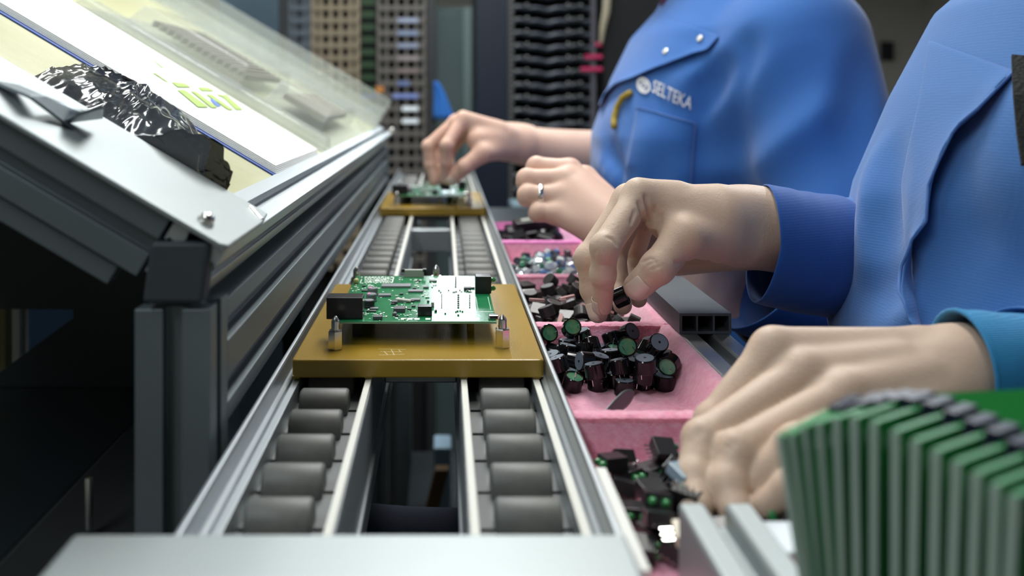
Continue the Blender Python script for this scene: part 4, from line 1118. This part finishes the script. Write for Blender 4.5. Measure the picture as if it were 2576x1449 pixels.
def low_body(P):    # the rest of the body, starting inside the sleeves
    d = bodyA(P)
    d = smin(d, chain(P, HA['arm'][0][1:], HA['arm'][1][1:]), 8); return smin(d, chain(P, HC['arm'][0][1:], HC['arm'][1][1:]), 8)
meshB = mesh_sdf(low_body, (150, 180, -460), (760, 800, 600), 7.0)
body = sdf_object('body', [meshA, meshC, meshB], SKIN, pa)
f4 = HA['fingers']
nail(fullA, f4[4][0][2]+A([-1.0, 0, -1.5]), f4[4][0][1], (.10, -1, .45), body, 13, 13.5, 4.2)
nail(fullA, f4[0][0][3], f4[0][0][2], (-1, -.35, .1), body, 9, 11, 4.0)
nail(fullA, f4[1][0][3], f4[1][0][2], (-1, -.45, .1), body, 9, 11, 4.0)
for HH, ff, n in ((HC, fullC, 3), ):
    for i in range(n): nail(ff, HH['fingers'][i][0][3], HH['fingers'][i][0][2], dorsal(HH['fingers'][i][0]), body, 9, 10.5, 3.5)
o = sdf_object('hair', [mesh_sdf(hair_sdf(HEADA), (430, 430, 300), (740, 660, 620), 6)], HAIR, pa)

# --- coat of the near worker
rowsA = A([  # z, centre x, centre y, half depth, half width
  (-420, 560, 548, 180, 200), (-300, 510, 550, 182, 200), (-200, 450, 552, 184, 200), (-150, 438, 555, 182, 200), (-60, 448, 552, 172, 200), (0, 466, 548, 165, 200), (60, 492, 546, 158, 202), (120, 535, 545, 130, 195), (175, 580, 545, 92, 150), (230, 600, 545, 66, 80), (262, 600, 545, 60, 66)])
def trunk_rows(rows):
    def f(P):
        z = P[:, 2]; i = lambda k: np.interp(z, rows[:, 0], rows[:, k])
        a, b = i(3), i(4); qx, qy = (P[:, 0]-i(1))/a, (P[:, 1]-i(2))/b
        rr = (np.abs(qx)**2.3+np.abs(qy)**2.3)**(1/2.3)
        d = (rr-1)*np.minimum(a, b)*.82
        return smax(d, np.maximum(rows[0, 0]-z, z-rows[-1, 0]), 12)
    return f
tA = trunk_rows(rowsA)
coat0A = lambda P: smin(smin(tA(P), cone(P, (610, 690, 105), (640, 745, -150), 70, 62), 40), cone(P, (610, 385, 105), (625, 372, -150), 70, 62), 40)
FOLDSA = [([(2620, 400), (2560, 530), (2480, 690), (2400, 825)], 22, 14, 7), ([(2590, 560), (2530, 690), (2460, 820)], 26, 16, -7), ([(2480, 470), (2430, 610), (2390, 740)], 24, 16, -5), ([(2590, 240), (2560, 330), (2520, 440)], 26, 14, 4),
          ([(2205, 400), (2195, 520), (2185, 660)], 24, 14, 4), ([(2185, 800), (2230, 775), (2300, 735)], 18, 10, 4), ([(2250, 380), (2236, 500), (2226, 680)], 20, 12, -4), ([(2180, 745), (2230, 735), (2280, 700)], 18, 12, -3)]
def folded(f0, folds):     # soft ridges (height > 0) and valleys (height < 0) that fade out at both ends
    S = []
    for L, r, k, p in folds:
        Q = hit(f0, *densify(L, 18).T); N = normal(f0, Q, 3); w = np.sin(np.linspace(0, math.pi, len(Q)))**.7; sg = 1 if p > 0 else -1
        S.append((Q-N*sg*(r-abs(p)*(1.6*w-.6))[:, None], r, k, sg))
    def f(P):
        d = f0(P); near = np.abs(d) < 40
        if near.any():
            Pn, dn = P[near], d[near]
            for Q, r, k, sg in S:
                c = chain(Pn, Q, [r]*len(Q), 4); dn = smin(dn, c, k) if sg > 0 else smax(dn, -c, k)
            d = d.copy(); d[near] = dn
        return d
    return f
coatA = folded(coat0A, FOLDSA)
coat_a = sdf_object('work_coat', [mesh_sdf(coatA, (230, 200, -425), (790, 860, 270), 4.5)], BLUE, pa)
def surf_sheet(f, left, right, n, lift, name, m, parent, th=.0013, sub=1):
    """a cloth flap lying on f between two photo polylines; lift(u) is its distance from f across it"""
    Lp, Rp = densify(left, 12), densify(right, 12); G = []
    rs = lambda Q, k: np.stack([np.interp(np.linspace(0, 1, k), np.linspace(0, 1, len(Q)), Q[:, i]) for i in (0, 1)], -1)
    K = 34; Lp, Rp = rs(Lp, K), rs(Rp, K)
    for j in range(n):
        u = j/(n-1); q = Lp*(1-u)+Rp*u; Q = hit(f, q[:, 0], q[:, 1]); N = normal(f, Q, 2.0)
        G.append([V(*p) for p in Q+N*np.array([lift(u, i/(K-1)) for i in range(K)])[:, None]])
    return MB().grid(G).build(name, m, parent, smooth=True, solid=th, sub=sub)
left = [(2338, 100), (2316, 250), (2288, 380), (2272, 460), (2278, 560), (2290, 660), (2302, 740), (2318, 830)]
right = [(2560, 180), (2495, 288), (2440, 350), (2400, 420), (2372, 480), (2362, 560), (2330, 610), (2312, 680), (2303, 750), (2322, 800), (2342, 830)]
front_flap = surf_sheet(coatA, left, right, 12, lambda u, v: 1.2+8.5*u**2.2*min(1, v*4)+1.2*math.sin(v*22)*u**3, 'front_flap', BLUE, coat_a)
def surf_line(f, L, r, name, m, parent, lift=.4, step=8):
    Q = hit(f, *densify(L, step).T); N = normal(f, Q, 1.5); return MB().tube([V(*p) for p in Q+N*lift], r/1000, 6).build(name, m, parent, smooth=True)
Rq = densify(right, 14); Qe = hit(coatA, Rq[:, 0]-2, Rq[:, 1]); Ne = normal(coatA, Qe, 2)
MB().tube([V(*p) for p in Qe+Ne*(A([1.2+8.5*min(1, 4*i/len(Rq))*1.0 for i in range(len(Rq))]))[:, None]], .0010, 6).build('flap_edge', THREAD, front_flap, smooth=True)
MB().strip([V(*p) for p in (lambda Q: Q+normal(coatA, Q, 2)*2.5)(hit(coatA, A([2586, 2590, 2598, 2610]), A([150, 250, 340, 420])))], [.012]*4, (1, -.3, 0), .0022).build('webbing_strap', mat('black_webbing', (.02, .021, .02), rough=.8, bump=('voronoi', 500, .6)), pa)

def sleeve(name, m, parent, path, ra, rb, up, wr=1.2, seed=1, n=40, steps=26, ph=0, inner=True, flare=None, th=.0016):
    """a loose open tube of cloth along a path (mm); ra/rb half sizes along up and across"""
    P = A(path, float); S = np.linspace(0, 1, len(P)); T = np.linspace(0, 1, steps)
    C_ = np.stack([np.interp(T, S, P[:, i]) for i in range(3)], -1)
    for _ in range(2): C_[1:-1] = (C_[:-2]+2*C_[1:-1]+C_[2:])/4
    G = []
    for i in range(steps):
        t = C_[min(i+1, steps-1)]-C_[max(i-1, 0)]; t /= np.linalg.norm(t)
        u = A(up, float); u -= t*(u@t); u /= np.linalg.norm(u); s = np.cross(t, u)
        a, b = np.interp(T[i], np.linspace(0, 1, len(ra)), ra), np.interp(T[i], np.linspace(0, 1, len(rb)), rb); row = []
        for j in range(n+1):
            th_ = 2*math.pi*(j % n)/n
            w = wr*(math.sin(3*th_+5*T[i]*3+ph)*math.sin(9*T[i]+th_*2+seed)+.5*math.sin(17*T[i]+seed*2+2*th_))*min(1, T[i]*4)
            e = flare(th_, T[i]) if flare else 0
            row.append(V(*(C_[i]+u*(a+w)*math.cos(th_)+s*(b+w)*math.sin(th_)+t*e)))
        G.append(row)
    b = MB().grid(G); bmesh.ops.remove_doubles(b.bm, verts=b.bm.verts[:], dist=1e-6)
    return b.build(name, m, parent, smooth=True, solid=th, sub=1)
# right sleeve with its deep cuff
cu = PX(1912, 622, 610); se = PX(2085, 640, 628); el = A([430, 705, -120])
sl = sleeve('right_sleeve', BLUE, pa, [PX(2060, 638, 626), PX(2160, 650, 640), PX(2300, 660, 670), (560, 740, -130), (640, 745, -60)], [39, 42, 46, 60, 66], [34, 38, 44, 58, 64], (0, 0, 1), 1.8, 3)
cf = sleeve('cuff', BLUED, sl, [PX(1922, 614, 606), PX(2000, 632, 616), PX(2092, 642, 629)], [38.5, 40, 41.2], [33, 35, 36], (0, .0, 1), .4, 2, steps=14, flare=lambda th, t: (-17*math.sin(th)-9*max(0, math.cos(th)))*(1-t)**2)
Lc = [V(*p) for p in [PX(2092, 642, 629)+A([0, 35.8*math.sin(t), 41.0*math.cos(t)]) for t in np.linspace(0, 2*math.pi, 41)[:-1]]]
MB().tube(Lc, .0005, 5, closed=True).build('cuff_seam', THREAD, sl)
# left arm: turquoise knit cuff under the coat sleeve
kn = sleeve('knit_cuff', TURQ, pa, [PX(2418, 934, 437), PX(2500, 936, 437), PX(2600, 946, 441), PX(2720, 968, 456)], [28.5, 28, 28.5, 34], [29, 28.5, 29.5, 36], (0, 0, 1), .5, 5, steps=16)
MB().tube([V(*(PX(2419, 934, 437)+A([0, 29*math.sin(t), 28.5*math.cos(t)]))) for t in np.linspace(0, 2*math.pi, 33)[:-1]], .0013, 6, closed=True).build('cuff_hem', TURQ, kn, smooth=True)
sleeve('left_sleeve', BLUE, pa, [PX(2570, 948, 444), PX(2700, 962, 456), (430, 470, -160), (620, 380, -130), (625, 375, -60)], [33, 36, 44, 58, 66], [34, 37, 46, 58, 64], (0, 0, 1), 1.5, 8)
# trousers, shoes, stool
leg = lambda y, yk, xk: (lambda P: smin(cone(P, (610, y, -385), (xk, yk, -358), 84, 66), cone(P, (xk, yk, -362), (xk+60, yk, -880), 62, 48), 20))
lA1, lA2 = leg(460, 428, 140), leg(630, 640, -60)
trA = lambda P: smin(smin(lA1(P), lA2(P), 6), ellip(P, (620, 545, -370), (150, 180, 90)), 30)
sdf_object('trousers', [mesh_sdf(trA, (-150, 330, -940), (800, 760, -260), 8)], NAVYT, pa)
def shoe(x, y, z, par, s=1):
    f = lambda P: smax(smin(ellip(P, (x-70, y, z+22), (95, 42, 40)), cone(P, (x+10, y, z+30), (x+5, y, z+80), 44, 40), 18), z-P[:, 2], 3)
    return sdf_object('shoe', [mesh_sdf(f, (x-190, y-70, z-20), (x+90, y+70, z+140), 6)], SHOE, par)
shoe(205, 428, -955, pa); shoe(5, 640, -955, pa)
def stool(x, y, z, label):
    t = thing('work_stool', label, 'stool', V(x, y, -1200))
    MB().lathe(V(x, y, z-50), (0, 0, 1), [(0, .17), (.01, .19), (.04, .195), (.05, .18)], 32).build('seat', BLACKM, t, smooth='auto')
    MB().cyl(V(x, y, -1150), V(x, y, z-50), .025, 16).build('column', STEEL, t)
    for k in range(5):
        a = 2*math.pi*k/5+.3; MB().box(V(x+140*math.cos(a), y+140*math.sin(a), -1160), (.28, .04, .03), Euler((0, 0, a))).build('base_leg', BLACKM, t)
        MB().lathe(V(x+275*math.cos(a), y+275*math.sin(a)-10, -1178), (0, 1, 0), [(0, .02), (.02, .02)], 14).build('caster', BLACKP, t)
    MB().tube([V(x+230*math.cos(a), y+230*math.sin(a), -965) for a in np.linspace(0, 2*math.pi, 33)[:-1]], .010, 8, closed=True).build('foot_ring', STEEL, t, smooth=True)
    return t
stool(640, 545, -474, 'black work stool under the near worker')
# the buzzer held between finger and thumb
p = PX(1561, 748, 577); hb = dup(bz1, V(*p), Euler((R(60), R(28), R(62))), label='black buzzer held between the finger and thumb of the near worker')
# ------------------------------------------------------------------ far worker
HD = dict(
  palm=[(PX(1272, 338, 1275), PX(1162, 305, 1262), 14, 9.8), (PX(1276, 340, 1295), PX(1147, 307, 1278), 14, 10), (PX(1280, 348, 1310), PX(1152, 320, 1300), 13, 9.4), (PX(1285, 360, 1322), PX(1166, 338, 1318), 12, 9),
        (PX(1268, 372, 1275), PX(1216, 384, 1245), 16, 12.5), (PX(1240, 352, 1270), PX(1204, 352, 1258), 21, 16)],
  arm=([PX(1275, 358, 1290), PX(1310, 362, 1298), PX(1400, 385, 1330), PX(1560, 400, 1380)], [24, 26, 35, 42]),
  fingers=[([PX(1162, 305, 1262), PX(1124, 366, 1240), PX(1123, 408, 1246), PX(1117, 450, 1256)], [9.8, 9.2, 8.2, 7]),
           ([PX(1147, 307, 1278), PX(1078, 368, 1270), PX(1082, 414, 1270), PX(1093, 455, 1268)], [10, 9.2, 8.2, 7]),
           ([PX(1152, 320, 1300), PX(1096, 378, 1305), PX(1106, 425, 1292), PX(1114, 450, 1282)], [9.4, 8.6, 7.8, 6.8]),
           ([PX(1166, 338, 1318), PX(1128, 388, 1326), PX(1134, 422, 1310), PX(1138, 444, 1296)], [8.8, 7.8, 7, 6.2]),
           ([PX(1216, 384, 1245), PX(1170, 419, 1240), PX(1137, 452, 1250)], [12.5, 10.4, 8.6])],
  ridges=[(PX(1260, 318, 1268), PX(1165, 290, 1262), 6, 6, 9)])
HE = dict(
  palm=[(PX(1560, 556, 816), PX(1434, 427, 867), 13, 10), (PX(1550, 570, 811), PX(1422, 452, 852), 13, 10.2), (PX(1540, 585, 808), PX(1412, 492, 841), 13, 10), (PX(1535, 600, 808), PX(1404, 538, 831), 13, 9.6),
        (PX(1560, 590, 816), PX(1455, 505, 850), 25, 21), (PX(1560, 545, 845), PX(1470, 450, 888), 15, 12)],
  arm=([PX(1580, 606, 808), PX(1640, 610, 772), PX(1800, 700, 752), PX(1960, 775, 768)], [19.5, 18.5, 24, 38]),
  fingers=[([PX(1434, 427, 867), PX(1350, 418, 876), PX(1344, 424, 902), PX(1368, 436, 910)], [10, 9, 8, 7]),
           ([PX(1422, 452, 852), PX(1326, 450, 856), PX(1322, 458, 885), PX(1350, 468, 895)], [10.4, 9.4, 8.4, 7.2]),
           ([PX(1412, 492, 841), PX(1328, 490, 843), PX(1325, 497, 872), PX(1352, 502, 881)], [10, 9.2, 8.2, 7]),
           ([PX(1404, 538, 831), PX(1356, 533, 833), PX(1350, 536, 857), PX(1375, 534, 867)], [9.4, 8.4, 7.4, 6.4]),
           ([PX(1470, 450, 888), PX(1415, 432, 912), PX(1372, 428, 920)], [12, 10, 8.4])])
baseD, fullD = hand_sdf(HD); baseE, fullE = hand_sdf(HE)
pb = thing('person', 'distant worker in a royal blue work coat fitting a part, silver ring on one finger', 'person', V(440, 1270, -1200))
HEADB = (345, 1285, 185)
headB = head_parts(HEADB)
trunkB = lambda P: smin(smin(headB(P), ellip(P, (430, 1270, -60), (84, 155, 190)), 40), ellip(P, (480, 1270, -320), (115, 155, 130)), 60)
WD, WE = HD['arm'][0][-1], HE['arm'][0][-1]
bodyB = lambda P: smin(trunkB(P), smin(armA(P, (420, 1430, 60), (470, 1470, -120), WD, (46, 42, 42)), armA(P, (420, 1090, 60), (440, 985, -190), WE, (46, 42, 40)), 5), 25)
def low_bodyB(P):
    d = bodyB(P); d = smin(d, chain(P, HD['arm'][0][1:], HD['arm'][1][1:]), 8); return smin(d, chain(P, HE['arm'][0][1:], HE['arm'][1][1:]), 8)
lo, hi = hand_box(HD, 28, False); lo2, hi2 = hand_box(HE, 28, False)
bodyb = sdf_object('body', [mesh_sdf(fullD, lo, hi, 1.6), mesh_sdf(fullE, lo2, hi2, 1.5), mesh_sdf(low_bodyB, (110, 760, -470), (640, 1560, 460), 7.0)], SKIN2, pb)
for HH, ff, ids in ((HD, fullD, (0, 1)), ):
    for i in ids: nail(ff, HH['fingers'][i][0][3], HH['fingers'][i][0][2], dorsal(HH['fingers'][i][0]), bodyb, 9, 10.5, 4)
nail(fullD, HD['fingers'][4][0][2], HD['fingers'][4][0][1], (.1, -1, .4), bodyb, 11, 12, 5)
sdf_object('hair', [mesh_sdf(hair_sdf(HEADB), (220, 1170, 150), (530, 1400, 480), 6)], HAIR, pb)
q0, q1 = HE['fingers'][2][0][0], HE['fingers'][2][0][1]; d_ = (q1-q0)/np.linalg.norm(q1-q0); c_ = q0+(q1-q0)*.62; u_ = np.cross(d_, A([0, 0, 1.0])); u_ /= np.linalg.norm(u_); w_ = np.cross(d_, u_)
b = MB(); G = []
for i in range(41):
    t = 2*math.pi*i/40; e = u_*math.cos(t)+w_*math.sin(t); G.append([V(*(c_+e*(10.15+dr)+d_*x)) for x, dr in ((-2.4, -.3), (-2.2, .3), (-1, .62), (1, .62), (2.2, .3), (2.4, -.3), (2, -.9), (-2, -.9), (-2.4, -.3))])
b.grid(G).build('finger_ring', SILVER, pb, smooth=True)
# coat
rowsB = A([(-420, 470, 1280, 165, 200), (-250, 425, 1275, 180, 200), (-170, 408, 1272, 180, 200), (-120, 388, 1270, 180, 200), (-52, 382, 1270, 172, 200), (24, 388, 1270, 150, 200), (85, 398, 1270, 130, 192), (125, 405, 1275, 100, 160), (155, 392, 1280, 74, 92), (182, 385, 1283, 66, 72)])
tB = trunk_rows(rowsB)
coat0B = lambda P: smin(smin(tB(P), cone(P, (415, 1075, 55), (440, 985, -185), 84, 76), 30), cone(P, (415, 1440, 50), (470, 1470, -130), 72, 62), 40)
FOLDSB = [([(1905, 80), (1850, 175), (1800, 290), (1775, 380)], 24, 16, -13), ([(1846, 170), (1826, 290), (1816, 400), (1812, 500)], 24, 14, 8), ([(1770, 330), (1765, 420), (1764, 510)], 20, 14, -7),
          ([(2060, 290), (1960, 370), (1850, 470)], 44, 20, 7), ([(2140, 350), (2010, 430), (1880, 500)], 44, 20, -6), ([(2030, 180), (1930, 280), (1850, 380)], 40, 20, -5), ([(2170, 160), (2150, 300), (2130, 440)], 36, 18, -6),
          ([(1650, 320), (1610, 410), (1570, 490)], 26, 14, 5), ([(1520, 320), (1540, 400), (1575, 480)], 22, 12, -6), ([(1700, 225), (1770, 190), (1830, 130)], 24, 14, 5), ([(1760, 250), (1800, 210), (1840, 160)], 20, 12, -4), ([(1498, 400), (1530, 440), (1560, 470)], 18, 10, 4)]
coatB = folded(coat0B, FOLDSB)
coat_b = sdf_object('work_coat', [mesh_sdf(coatB, (150, 850, -430), (620, 1580, 190), 5.5)], BLUEB, pb)
sdf_object('undershirt', [mesh_sdf(lambda P: cone(P, (372, 1283, 120), (366, 1284, 192), 66, 62), (280, 1190, 40), (460, 1380, 275), 6)], mat('plum_shirt', (.06, .015, .06), rough=.85), pb)
lf = [(1655, 40), (1615, 95), (1575, 160), (1542, 205), (1512, 250), (1506, 268)]
rg = [(1815, 90), (1790, 130), (1735, 152), (1662, 176), (1612, 198), (1562, 214), (1534, 240), (1524, 268)]
surf_sheet(coatB, lf, rg, 10, lambda u, v: 1.5+7*u**1.6*min(1, v*5), 'front_placket', BLUEB, coat_b, .0016)
surf_sheet(coatB, [(1604, 268), (1590, 350), (1566, 480)], [(1748, 308), (1742, 380), (1736, 482)], 8, lambda u, v: 1.8, 'chest_pocket', BLUEB, coat_b, .0016)
surf_line(coatB, [(1604, 270), (1680, 292), (1748, 310), (1742, 380), (1736, 470)], .8, 'pocket_seam', mat('soft_blue_seam', (.10, .20, .50), rough=.8), coat_b, 3.0)
for px, py in ((1682, 134), (1768, 101)):
    Qb = hit(coatB, px, py)[0]; Nb = normal(coatB, Qb[None], 2)[0]
    MB().lathe(V(*(Qb+Nb*5)), Nb, [(0, .0042), (.0015, .0042), (.0025, .003)], 14).build('snap_button', mat('pearl_snap', (.62, .62, .58), rough=.3, metal=.5), coat_b, smooth='auto')
Qy = hit(coatB, *densify([(1594, 236), (1574, 249), (1560, 274), (1553, 300), (1553, 324)], 8).T); Ny = normal(coatB, Qy, 2)
MB().tube([V(*p) for p in Qy+Ny*5], .0040, 10).build('mustard_cord', mat('mustard_cord_cloth', (.34, .24, .02), rough=.6), coat_b, smooth=True)
# chest lettering with its round emblem
INK = mat('white_embroidery', (.78, .80, .84), rough=.7)
def on_chest(uv, f=coatB, lift=2.2):      # text units -> photo pixels -> the cloth
    uv = A(uv); e1, e2 = A([.905, .425]), A([.20, -1.0]); pxy = A([1643, 232])+uv[:, :1]*e1+uv[:, 1:]*e2
    Q = hit(f, pxy[:, 0], pxy[:, 1]); return Q+normal(f, Q, 3)*lift
fc = bpy.data.curves.new('chest_lettering', 'FONT'); fc.body = 'SELTEKA'; fc.size = 1.0; fc.resolution_u = 2; fc.extrude = 0
to = bpy.data.objects.new('tmp_text', fc); C.objects.link(to)
me = to.evaluated_get(bpy.context.evaluated_depsgraph_get()).to_mesh(); co = A([v.co[:2] for v in me.vertices]); fs = [list(p.vertices) for p in me.polygons]
w = co[:, 0].max()-co[:, 0].min(); co = (co-A([co[:, 0].min(), 0]))*A([104.0/w, 31.0/.70])
b = MB(); vs = [b.bm.verts.new(V(*p)) for p in on_chest(co)]
for f_ in fs:
    try: b.bm.faces.new([vs[i] for i in f_])
    except ValueError: pass
to.to_mesh_clear(); bpy.data.objects.remove(to)
b.build('chest_lettering', INK, coat_b, solid=.0008)
b = MB()
def disc(c, r0, r1, a0=0, a1=2*math.pi, n=28):
    P0 = [(c[0]+r0*math.cos(a0+(a1-a0)*i/n), c[1]+r0*math.sin(a0+(a1-a0)*i/n)) for i in range(n+1)]; P1 = [(c[0]+r1*math.cos(a0+(a1-a0)*i/n), c[1]+r1*math.sin(a0+(a1-a0)*i/n)) for i in range(n+1)]
    p, q = on_chest(P0), on_chest(P1); vp = [b.bm.verts.new(V(*x)) for x in p]; vq = [b.bm.verts.new(V(*x)) for x in q]
    for i in range(n): b.bm.faces.new((vp[i], vp[i+1], vq[i+1], vq[i]))
ce = (-24, 5.5); disc(ce, 13.5, 18.5); disc((ce[0]+1, ce[1]+4), 2.5, 7.5, R(-60), R(200)); disc((ce[0]-1, ce[1]-5), 2.5, 7.5, R(120), R(380)); disc((ce[0]-6, ce[1]+3), 6, 9, R(60), R(250))
b.build('round_emblem', INK, coat_b, solid=.0008)
# sleeves
sleeve('left_sleeve', BLUEB, pb, [PX(1905, 715, 760), PX(1985, 750, 775), PX(2080, 785, 815), (425, 950, -190), (440, 985, -150)], [42, 44, 50, 62, 62], [46, 48, 52, 62, 62], (.25, .3, 1), 1.6, 4, flare=lambda th, t: (18*math.cos(th)-7*math.sin(th))*max(0, 1-t*5))
sleeve('right_sleeve', BLUEB, pb, [PX(1545, 398, 1375), (330, 1420, -95), (470, 1470, -125), (430, 1445, 20)], [46, 50, 62, 70], [46, 50, 62, 70], (0, 0, 1), 1.5, 6)
lB1 = lambda P: smin(cone(P, (470, 1190, -385), (100, 1180, -362), 84, 66), cone(P, (100, 1180, -362), (170, 1180, -880), 62, 48), 20)
lB2 = lambda P: smin(cone(P, (470, 1350, -385), (105, 1370, -362), 84, 66), cone(P, (105, 1370, -362), (175, 1370, -880), 62, 48), 20)
sdf_object('trousers', [mesh_sdf(lambda P: smin(smin(lB1(P), lB2(P), 6), ellip(P, (480, 1270, -370), (150, 180, 90)), 30), (0, 1060, -940), (660, 1480, -260), 8)], NAVYT, pb)
shoe(175, 1180, -955, pb); shoe(180, 1370, -955, pb)
stool(500, 1270, -474, 'black work stool under the distant worker')
o = MB().box(PV(1120, 467, 1266), (.012, .012, .011), Euler((.1, .1, .3))).build('black_component', BLACKP, bevel=.001); tag(o, 'small black part pinched by the distant worker above the far board', 'part')
